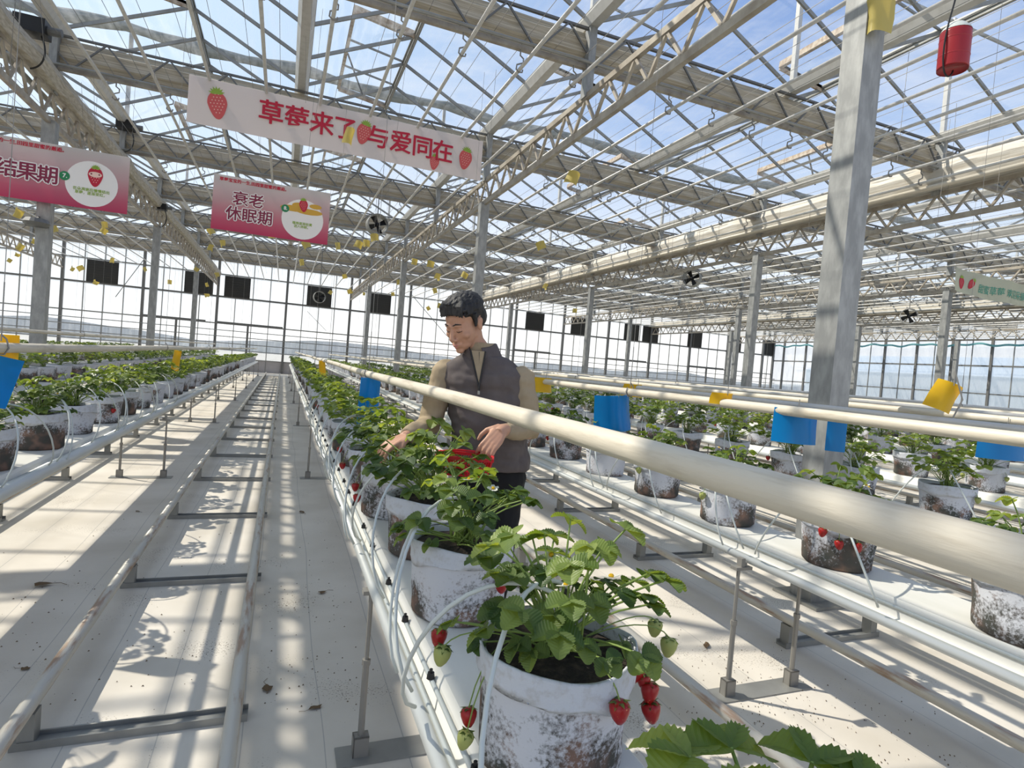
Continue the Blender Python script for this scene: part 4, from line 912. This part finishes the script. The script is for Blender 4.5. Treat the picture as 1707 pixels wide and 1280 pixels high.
def fan(label, x, y, z, rz, s=1, group=None, white=False):
    T = thing('circulation_fan', label, 'fan', (x, y, z), group, rz=rz); q = MB(); r = .22*s
    q.lathe([(r, -.12*s), (r, .12*s), (r*.93, .12*s), (r*.93, -.12*s), (r, -.12*s)], 24); o = q.build('housing', CPIPE if white else GALV, T, smooth=False); o.rotation_euler = (R(90), 0, 0)
    for k in range(4):
        q = MB(); a = k*1.5708+.4; d = Vector((math.cos(a), 0, math.sin(a))); t = Vector((-math.sin(a), .5, math.cos(a)))
        q.add([d*.03*s-t*.03*s, d*.03*s+t*.03*s, d*r*.88+t*.075*s, d*r*.88-t*.05*s], [(0, 1, 2, 3)]); q.build('blade', BLACK, T)
    q = MB(); q.ell((0, 0, 0), (.05*s, .09*s, .05*s), 12, 7); q.build('motor', BLACK, T)
    q = MB(); q.bar((0, 0, r), (0, 0, 5.28-z), .02, .02); q.build('hanger', DARKST, T); return T
fan('black-bladed round fan hanging left of the overhead truss', 1.95, 14.87, 4.63, .1, 1.15)
fan('round fan hanging right of the column beyond the man', 11.5, 14.87, 4.56, -.9, 1.2)
fan('white round fan hanging at right, beyond the big column', 21.3, 14.87, 4.45, -.9, 1.3, white=True)
fan('small dark fan silhouetted against the far wall', 92e-2, 18.87, 3.05, .1, .8)
for lab, x, y, z, s in (('black camera box on the left truss beyond banner number 7', -3.35, 14.6, 5.78, 1), ('black motor box hanging under the left truss', -3.35, 18.6, 4.98, .9), ('black motor box at the top left column head', -3.4, 9.9, 5.42, 1.1)):
    T = thing('winch_motor', lab, 'motor', (x, y, z)); q = MB(); q.box(-.16*s, -.12*s, -.09*s, .16*s, .12*s, .09*s); q.build('housing', BLACK, T); q = MB(); q.tube((.16*s, 0, 0), (.30*s, 0, 0), .05*s, 10); q.build('gearbox', DARKST, T); q = MB(); q.path(bez([(.1, 0, -.08), (.2, 0, -.3), (.15, 0, -.5), (.0, 0, -.55)]), .012, 5); q.build('cable', BLACK, T)
T = thing('wall_lamp', 'grey lamp bracketed on the column at the left edge', 'lamp', (-3.50, 10.70, 2.95)); q = MB(); q.lathe([(.0, .06), (.13, .06), (.17, 0), (.13, -.05), (0, -.05)], 18); q.build('shade', DARKST, T, smooth=False); q = MB(); q.bar((0, 0, .05), (0, .12, .12), .03, .03); q.build('arm', DARKST, T)
# ---------------------------------------------------------------- litter on the floor
def dryleaf(seed):
    g = random.Random(seed); q = MB(); n = 9; vs = [(0, 0, .012)]+[(.035*(.6+.6*g.random())*math.cos(6.283*i/n), .022*(.6+.6*g.random())*math.sin(6.283*i/n), .004+.012*g.random()) for i in range(n)]
    q.add(vs, [(0, 1+i, 1+(i+1) % n) for i in range(n)]); q.path([(.02, 0, .008), (.06, .01, .006), (.09, -.01, .003)], .0012, 4); return q.mesh('dried_leaf', DRY)
dm = [dryleaf(i) for i in range(4)]
for i, (x, y, s, lab) in enumerate([(-1.14, 3.85, 1.3, 'curled dry leaf on the cloth left of the worn rails'), (.03, 2.53, .9, 'dry leaf beside the right worn rail near the camera'), (.21, 2.35, .7, 'dark dry blossom on the cloth left of the support rod'), (.24, 5.3, .9, 'dry leaf far down the cloth strip beside the rail'), (.30, 3.5, .8, 'dry twig on the shaded cloth beside the middle bench'),
        (1.98, 1.65, 1.1, 'dry twig on the cloth at lower right, before the rod feet'), (2.2, 2.45, .9, 'scatter of dry bits behind the rod feet'), (-1.0, 5.4, .6, 'small dry leaf in the sunny patch left of the rails'), (1.5, 3.4, .7, 'dry flower on the sunny strip right of the nearest plant'), (-.9, 2.9, .6, 'small dry crumb of leaf at lower left')]):
    tag(link('dried_leaf', dm[i % 4], None, (x, y, .001), (0, 0, i*1.7), s), lab, 'dried leaf')
q = MB(); g = random.Random(5)
for c in ((2.2, 1.9, .5, 160), (1.4, 1.7, .35, 90), (-1.3, 2.9, .4, 90), (-.45, 3.0, .35, 60), (.2, 3.3, .2, 60), (.22, 2.6, .25, 70), (2.15, 2.05, .22, 120), (1.95, 1.6, .3, 80), (-1.1, 3.4, .35, 60), (.15, 4.0, .5, 60), (-.5, 4.5, .9, 60), (1.5, 2.6, .4, 50), (2.3, 1.5, .4, 70)):
    for i in range(c[3]):
        x, y = g.gauss(c[0], c[2]*.6), g.gauss(c[1], c[2]*.8); s = g.uniform(.001, .0045); z = .002; q.add([(x-s, y-s, z), (x+s, y-s*.5, z), (x+s*.6, y+s, z), (x, y, z+s)], [(0, 1, 3), (1, 2, 3), (2, 0, 3)])
tag(q.build('soil_crumbs', DRY), 'dark crumbs of soil scattered over the white cloth', 'crumbs', kind='stuff')
# ---------------------------------------------------------------- the man
def remesh(q, vox, smooth=4, fac=.6):
    me = q.mesh('tmp', SKIN); o = bpy.data.objects.new('tmp', me); COL.objects.link(o)
    md = o.modifiers.new('r', 'REMESH'); md.mode = 'VOXEL'; md.voxel_size = vox; md.adaptivity = 0
    s = o.modifiers.new('s', 'SMOOTH'); s.iterations = smooth; s.factor = fac
    dg = bpy.context.evaluated_depsgraph_get(); dg.update(); r = bpy.data.meshes.new_from_object(o.evaluated_get(dg))
    bpy.data.objects.remove(o); r.polygons.foreach_set('use_smooth', [True]*len(r.polygons)); return r
def add_loft(q, secs, lat, n=20):
    """secs: (centre, half width, half depth)"""
    lat = Vector(lat).normalized(); fr = lat.cross(Vector((0, 0, 1))).normalized(); vs = []
    for c, a, b_ in secs:
        for k in range(n):
            t = 6.2832*k/n; ct, st_ = math.cos(t), math.sin(t); e = .8
            vs.append(Vector(c)+lat*a*math.copysign(abs(ct)**e, ct)+fr*b_*math.copysign(abs(st_)**e, st_))
    m_ = len(secs); q.add(vs, [(i*n+k, i*n+(k+1) % n, (i+1)*n+(k+1) % n, (i+1)*n+k) for i in range(m_-1) for k in range(n)]+[tuple(range(n))[::-1], tuple(range((m_-1)*n, m_*n))])
HF = Vector((-.72, -.52, -.47)).normalized(); HL = Vector((0, 0, 1)).cross(HF).normalized(); HU = HF.cross(HL).normalized(); HC = Vector((.745, 2.53, 1.585))
def h(x, y, z): return HC+HL*x+HF*y+HU*z
def hell(q, c, r, n=14, rings=10):
    e = MB(); e.ell((0, 0, 0), r, n, rings); q.add([h(c[0]+v[0], c[1]+v[1], c[2]+v[2]) for v in e.v], e.f)
LAT = Vector((.86, -.50, 0)).normalized()
man = thing('person', 'man with short black hair, grey-brown fleece vest and khaki sleeves, bending over the plants', 'person', (.92, 2.56, 0))
mo = Vector(man.location)
body = MB()
hell(body, (0, -.018, .035), (.074, .092, .082)); hell(body, (0, .030, -.025), (.063, .064, .088)); hell(body, (0, .042, -.080), (.047, .046, .036)); hell(body, (0, .072, -.106), (.021, .018, .016))
hell(body, (0, .0, -.055), (.060, .055, .045)); hell(body, (0, .058, .035), (.050, .030, .036))
for s in (-1, 1):
    hell(body, (s*.040, .060, -.034), (.023, .022, .020)); hell(body, (s*.076, -.008, -.012), (.009, .017, .030)); hell(body, (s*.080, -.016, .002), (.008, .013, .018))
    hell(body, (s*.030, .080, -.006), (.0145, .011, .0085)); hell(body, (s*.0125, .100, -.048), (.008, .009, .0075))
body.path([h(-.042, .076, .014), h(-.018, .090, .016), h(0, .088, .010), h(.018, .090, .016), h(.042, .076, .014)], .0085, 8)
body.path([h(0, .088, .008), h(0, .100, -.016), h(0, .113, -.040), h(0, .106, -.052)], [.008, .009, .0115, .009], 8)
body.path([h(-.023, .082, -.073), h(-.010, .093, -.070), h(.010, .093, -.070), h(.023, .082, -.073)], .0062, 8); body.path([h(-.019, .082, -.081), h(0, .093, -.083), h(.019, .082, -.081)], .0068, 8)
body.path([h(0, -.02, -.03), Vector((.80, 2.56, 1.50)), Vector((.862, 2.56, 1.42))], [.056, .053, .060], 16)
# torso core and legs
add_loft(body, [((.862, 2.555, 1.42), .10, .06), ((.865, 2.555, 1.36), .16, .085), ((.88, 2.56, 1.22), .15, .095), ((.905, 2.565, 1.08), .135, .09), ((.93, 2.57, .95), .145, .10), ((.94, 2.57, .86), .14, .10)], LAT)
shR, elR, wrR = Vector((.705, 2.635, 1.365)), Vector((.650, 2.635, 1.105)), Vector((.505, 2.47, 1.065))
shL, elL, wrL = Vector((1.015, 2.465, 1.365)), Vector((1.055, 2.43, 1.115)), Vector((.868, 2.275, 1.135))
body.path([shR, elR], [.045, .036], 12); body.path([elR, wrR], [.036, .026], 12); body.path([shL, elL], [.045, .036], 12); body.path([elL, wrL, wrL+Vector((-.02, -.015, -.012))], [.036, .027, .025], 12)
anR, anL = Vector((.875, 2.69, .08)), Vector((.925, 2.44, .08))
for hip, kn, an in ((Vector((.89, 2.61, .88)), Vector((.885, 2.64, .48)), anR), (Vector((.985, 2.53, .88)), Vector((.96, 2.47, .48)), anL)):
    body.path([hip, kn, an], [.075, .052, .036], 12); body.path([an, an+Vector((-.02, -.04, -.05)), an+Vector((-.06, -.15, -.055))], [.034, .034, .026], 10)
# left hand (image right) closing on the basket rim
def hand(q, w_, kn, side, nrm, fingers, thumb):
    """w_: wrist, kn: middle knuckle, side: towards the index finger, nrm: back of the hand"""
    w_, kn = Vector(w_), Vector(kn); side = Vector(side).normalized(); nrm = Vector(nrm).normalized()
    for k in (-.027, -.009, .010, .028): q.path([w_+side*k*.55, w_.lerp(kn, .55)+side*k*.9, kn+side*k], [.016, .0155, .0115], 8)
    for k, seg in zip((.028, .010, -.009, -.027), fingers):
        p = kn+side*k; pts = [p]; 
        for d in seg: pts.append(pts[-1]+Vector(d))
        q.path(pts, [.0105, .0092, .0085, .0068][:len(pts)], 8)
        q.ell(pts[-1], (.0068,)*3, 8, 6)
    pts = [w_+side*.018, w_.lerp(kn, .35)+side*.034]
    for d in thumb: pts.append(pts[-1]+Vector(d))
    q.path(pts, [.016, .0145, .0115, .0098, .0075][:len(pts)], 8); q.ell(pts[-1], (.0075,)*3, 8, 6)
kL = Vector((.808, 2.222, 1.086))
hand(body, wrL, kL, (-.35, .55, .55), (.15, -.75, .65),
     [[(-.026, -.004, -.026), (-.012, .004, -.022), (-.002, .010, -.014)], [(-.026, -.006, -.032), (-.008, .006, -.025), (.002, .010, -.015)], [(-.022, -.006, -.033), (-.004, .008, -.025), (.004, .010, -.012)], [(-.014, -.004, -.028), (.0, .008, -.018), (.004, .008, -.010)]],
     [(-.026, .010, -.008), (-.022, .006, -.022), (-.010, .0, -.018)])
kR = Vector((.435, 2.42, 1.040))
hand(body, wrR, kR, (.3, -.75, -.1), (-.1, .2, 1),
     [[(-.026, -.016, -.020), (-.010, -.010, -.022), (.0, -.003, -.016)], [(-.030, -.012, -.022), (-.010, -.006, -.026), (.0, 0, -.018)], [(-.028, -.006, -.024), (-.008, 0, -.024), (.0, .0, -.014)], [(-.022, .002, -.020), (-.006, 0, -.018), (0, 0, -.010)]],
     [(-.012, -.022, -.022), (-.012, -.006, -.022), (-.006, 0, -.016)])
def local(me): me.transform(Matrix.Translation(-mo)); return me
bm_ = local(remesh(body, .0042, 3, .5)); bm_.materials.clear(); bm_.materials.append(SKIN); link('body', bm_, man)
def cloth(nm, q, vox, m_, sm=5, wr_=0, seed=0):
    me = remesh(q, vox, sm); 
    if wr_:
        nv = len(me.vertices); co = np.empty(nv*3, 'f'); no = np.empty(nv*3, 'f'); me.vertices.foreach_get('co', co); me.vertices.foreach_get('normal', no); co = co.reshape(-1, 3); no = no.reshape(-1, 3)
        k_ = np.array([noise.noise((c[0]*9+seed, c[1]*9, c[2]*16))+.6*noise.noise((c[0]*22, c[1]*22+seed, c[2]*34)) for c in co.tolist()])
        me.vertices.foreach_set('co', (co+no*(k_*wr_)[:, None]).astype('f').ravel()); me.update()
    me = local(me); me.materials.clear(); me.materials.append(m_); return link(nm, me, man)
q = MB()   # shirt : sleeves and collar
q.path([shR+Vector((.02, 0, -.03)), shR+Vector((0, 0, -.012)), shR.lerp(elR, .5), elR+Vector((-.005, .005, 0)), elR.lerp(wrR, .55), wrR+Vector((.012, .014, .004))], [.056, .062, .060, .055, .046, .034], 16)
q.path([shL+Vector((-.02, 0, -.03)), shL+Vector((0, 0, -.012)), shL.lerp(elL, .5), elL, elL.lerp(wrL, .55), wrL+Vector((.020, .016, .002))], [.056, .062, .060, .055, .045, .034], 16)
add_loft(q, [((.838, 2.55, 1.500), .066, .064), ((.848, 2.55, 1.475), .070, .068), ((.855, 2.553, 1.44), .085, .070), ((.862, 2.555, 1.38), .12, .078)], LAT)
q.ell(shL+Vector((.0, 0, -.006)), (.058, .058, .056), 16, 12); q.ell(shR+Vector((.0, 0, -.006)), (.058, .058, .056), 16, 12)
cloth('shirt', q, .006, SHIRT, 3, .010, 3)
q = MB()   # vest
add_loft(q, [((.938, 2.565, .925), .180, .134), ((.935, 2.565, .965), .186, .138), ((.920, 2.565, 1.06), .176, .132), ((.900, 2.56, 1.16), .176, .128), ((.882, 2.56, 1.26), .190, .126), ((.870, 2.555, 1.335), .200, .116), ((.864, 2.553, 1.375), .186, .102), ((.860, 2.551, 1.405), .150, .090), ((.855, 2.55, 1.432), .115, .082), ((.850, 2.55, 1.450), .088, .074)], LAT, 24)
q.path([(.77, 2.60, 1.382), (.722, 2.628, 1.348)], [.054, .058], 14); q.path([(.95, 2.505, 1.385), (.990, 2.479, 1.350)], [.054, .056], 14); q.ell((.718, 2.630, 1.350), (.064, .064, .062), 16, 12); q.ell((.992, 2.478, 1.352), (.060, .060, .060), 16, 12)
cloth('vest', q, .006, VEST, 5, .010, 8)
fr = LAT.cross(Vector((0, 0, 1))).normalized(); fr = fr if fr.y < 0 else -fr
q = MB()   # stand collar
vs = []; n = 28
for j, (z, a, b_) in enumerate(((1.425, .100, .088), (1.455, .089, .083), (1.500, .080, .080), (1.503, .074, .074), (1.455, .080, .076))):
    for k in range(n+1):
        t = .36+(6.2832-.72)*k/n; d = fr*math.cos(t)*b_+LAT*math.sin(t)*a; vs.append(Vector((.850-.35*max(0, z-1.44), 2.548, z))+d-mo+Vector((0, 0, -.030*max(0, math.cos(t)))))
q.add(vs, [(j*(n+1)+k, j*(n+1)+k+1, (j+1)*(n+1)+k+1, (j+1)*(n+1)+k) for j in range(4) for k in range(n)]); q.build('collar', VEST, man, smooth=True)
zf = Vector((.862, 2.553, 0))+fr*.0
q = MB(); q.path([Vector((.853, 2.55, 1.455))+fr*.090-mo, Vector((.862, 2.553, 1.40))+fr*.104-mo, Vector((.872, 2.556, 1.33))+fr*.121-mo, Vector((.876, 2.558, 1.285))+fr*.129-mo], .0045, 6); q.build('zip', VTRIM, man)
tv = [Vector((.853, 2.55, 1.46))+fr*.089+LAT*.028-mo, Vector((.853, 2.55, 1.46))+fr*.089-LAT*.040-mo, Vector((.876, 2.558, 1.30))+fr*.130-mo]
q = MB(); q.add(tv+[v+fr*.004 for v in tv], [(0, 1, 2), (3, 5, 4), (0, 3, 4, 1), (1, 4, 5, 2), (2, 5, 3, 0)]); o = q.build('shirt_front', SHIRT, man)
q = MB(); q.box(-.004, -.004, -.016, .004, .004, 0); q.build('zip_pull', GALV, man, tuple(Vector((.877, 2.558, 1.285))+fr*.134-mo))
q = MB(); q.path([tv[1]+fr*.004, tv[2]+fr*.005], .004, 6); q.path([tv[0]+fr*.004, tv[2]+fr*.005], .004, 6); q.build('collar_piping', VTRIM, man)
q = MB()   # trousers
add_loft(q, [((.940, 2.57, .965), .155, .112), ((.942, 2.57, .90), .168, .122), ((.942, 2.57, .82), .165, .120)], LAT)
for hip, kn, an in ((Vector((.885, 2.61, .86)), Vector((.880, 2.65, .48)), anR), (Vector((.995, 2.525, .86)), Vector((.965, 2.47, .48)), anL)): q.path([hip, kn, an+Vector((0, 0, -.01))], [.098, .074, .062], 14)
cloth('trousers', q, .008, TROU, 4, .006, 1)
for an in (anR, anL):
    q = MB(); q.path([an+Vector((.015, .03, -.045)), an+Vector((-.02, -.04, -.04)), an+Vector((-.065, -.15, -.055))], [.040, .042, .030], 12); me = remesh(q, .007, 3)
    for v in me.vertices: v.co.z = max(v.co.z, .004)
    me = local(me); me.materials.clear(); me.materials.append(SHOE); link('shoe', me, man)
# hair
q = MB(); hell(q, (0, -.026, .054), (.080, .097, .076)); hell(q, (0, -.062, .008), (.074, .062, .070)); hell(q, (0, .012, .092), (.064, .070, .040)); hell(q, (.0, .052, .076), (.058, .038, .026)); hell(q, (0, -.010, .030), (.0785, .045, .045))
for s in (-1, 1): q.path([h(s*.072, .012, .045), h(s*.075, .014, .010), h(s*.073, .018, -.012)], [.016, .010, .006], 8)
g = random.Random(4)
for i in range(420):
    a = g.uniform(-1.5, 1.5); y0 = g.uniform(-.11, .06); sa, ca = math.sin(a), math.cos(a); e = math.sqrt(max(.05, 1-((y0+.02)/.11)**2))
    P = lambda y_, k_: h(.078*k_*sa*e, y_, .052+.080*k_*ca*e); ln = g.uniform(.02, .035); dx = g.uniform(-.12, .12)
    q.path([P(y0, .92), h(.078*1.04*math.sin(a+dx*.5)*e, y0+ln*.6, .052+.080*1.04*math.cos(a+dx*.5)*e), h(.078*1.01*math.sin(a+dx)*e, y0+ln*1.2, .052+.080*1.01*math.cos(a+dx)*e)], [.006, .004, .0015], 5)
for i in range(24):
    x = -.058+.116*i/23; q.path([h(x*.85, .045, .108), h(x*.95+.006, .076, .096), h(x+.014, .093, .068-.012*abs(x)/.058-.005*math.sin(i*2.3))], [.011, .009, .002], 6)
me = local(remesh(q, .0035, 1, .4)); me.materials.clear(); me.materials.append(HAIR); link('hair', me, man)
for s in (-1, 1):
    q = MB(); q.path([h(s*.014, .0985, .020)-mo, h(s*.028, .0955, .026)-mo, h(s*.046, .079, .019)-mo], [.0025, .0032, .0015], 6); q.build('eyebrow', HAIR, man)
    q = MB(); q.path([h(s*.017, .0885, -.010)-mo, h(s*.030, .0920, -.0135)-mo, h(s*.0435, .0800, -.010)-mo], [.0010, .0016, .0012], 6); q.build('eyelashes', HAIR, man)
q = MB(); q.path([h(-.021, .0865, -.0735)-mo, h(-.009, .0975, -.0715)-mo, h(0, .0985, -.0735)-mo, h(.009, .0975, -.0715)-mo, h(.021, .0865, -.0735)-mo], [.001, .0034, .003, .0034, .001], 8); q.path([h(-.017, .087, -.081)-mo, h(0, .0985, -.084)-mo, h(.017, .087, -.081)-mo], [.001, .0042, .001], 8); q.build('lips', LIP, man, smooth=True)
# basket
T = thing('berry_basket', 'small red slotted plastic basket held by the man', 'basket', (.700, 2.215, .965), rz=-.35)
q = MB()
for s in (-1, 1): q.box(-.11, s*.07-.004, .062, .11, s*.07+.004, .074); q.box(s*.11-.004, -.07, .062, s*.11+.004, .07, .074)
q.build('rim', REDB, T)
q = MB()
for i in range(23):
    x = -.105+.21*i/22
    for s in (-1, 1): q.bar((x, s*.069, .065), (x*.85, s*.056, 0), .003, .003)
for i in range(14):
    y = -.065+.13*i/13
    for s in (-1, 1): q.bar((s*.109, y, .065), (s*.092, y*.85, 0), .003, .003)
for z, k in ((.03, .94),):
    for s in (-1, 1): q.box(-.11*k, s*.069*k-.002, z, .11*k, s*.069*k+.002, z+.005)
q.build('slotted_sides', REDB, T); q = MB(); q.box(-.094, -.058, -.003, .094, .058, .002); q.build('base', REDB, T)
q = MB(); q.path(bez([(-.11, 0, .07), (-.10, .085, .085), (.10, .085, .085), (.11, 0, .07)]), .004, 6); q.build('handle', REDB, T)
for i in range(5):
    o = link('strawberry', BR, None, Vector((.700, 2.215, .985))+Vector((rnd.uniform(-.06, .06), rnd.uniform(-.035, .035), .004*i)), (rnd.uniform(1, 2), rnd.uniform(0, 3), 0), 1.0)
    tag(o, 'ripe strawberry lying in the red basket', 'strawberry', 'strawberries in the red basket'); link('calyx', CAL, o)
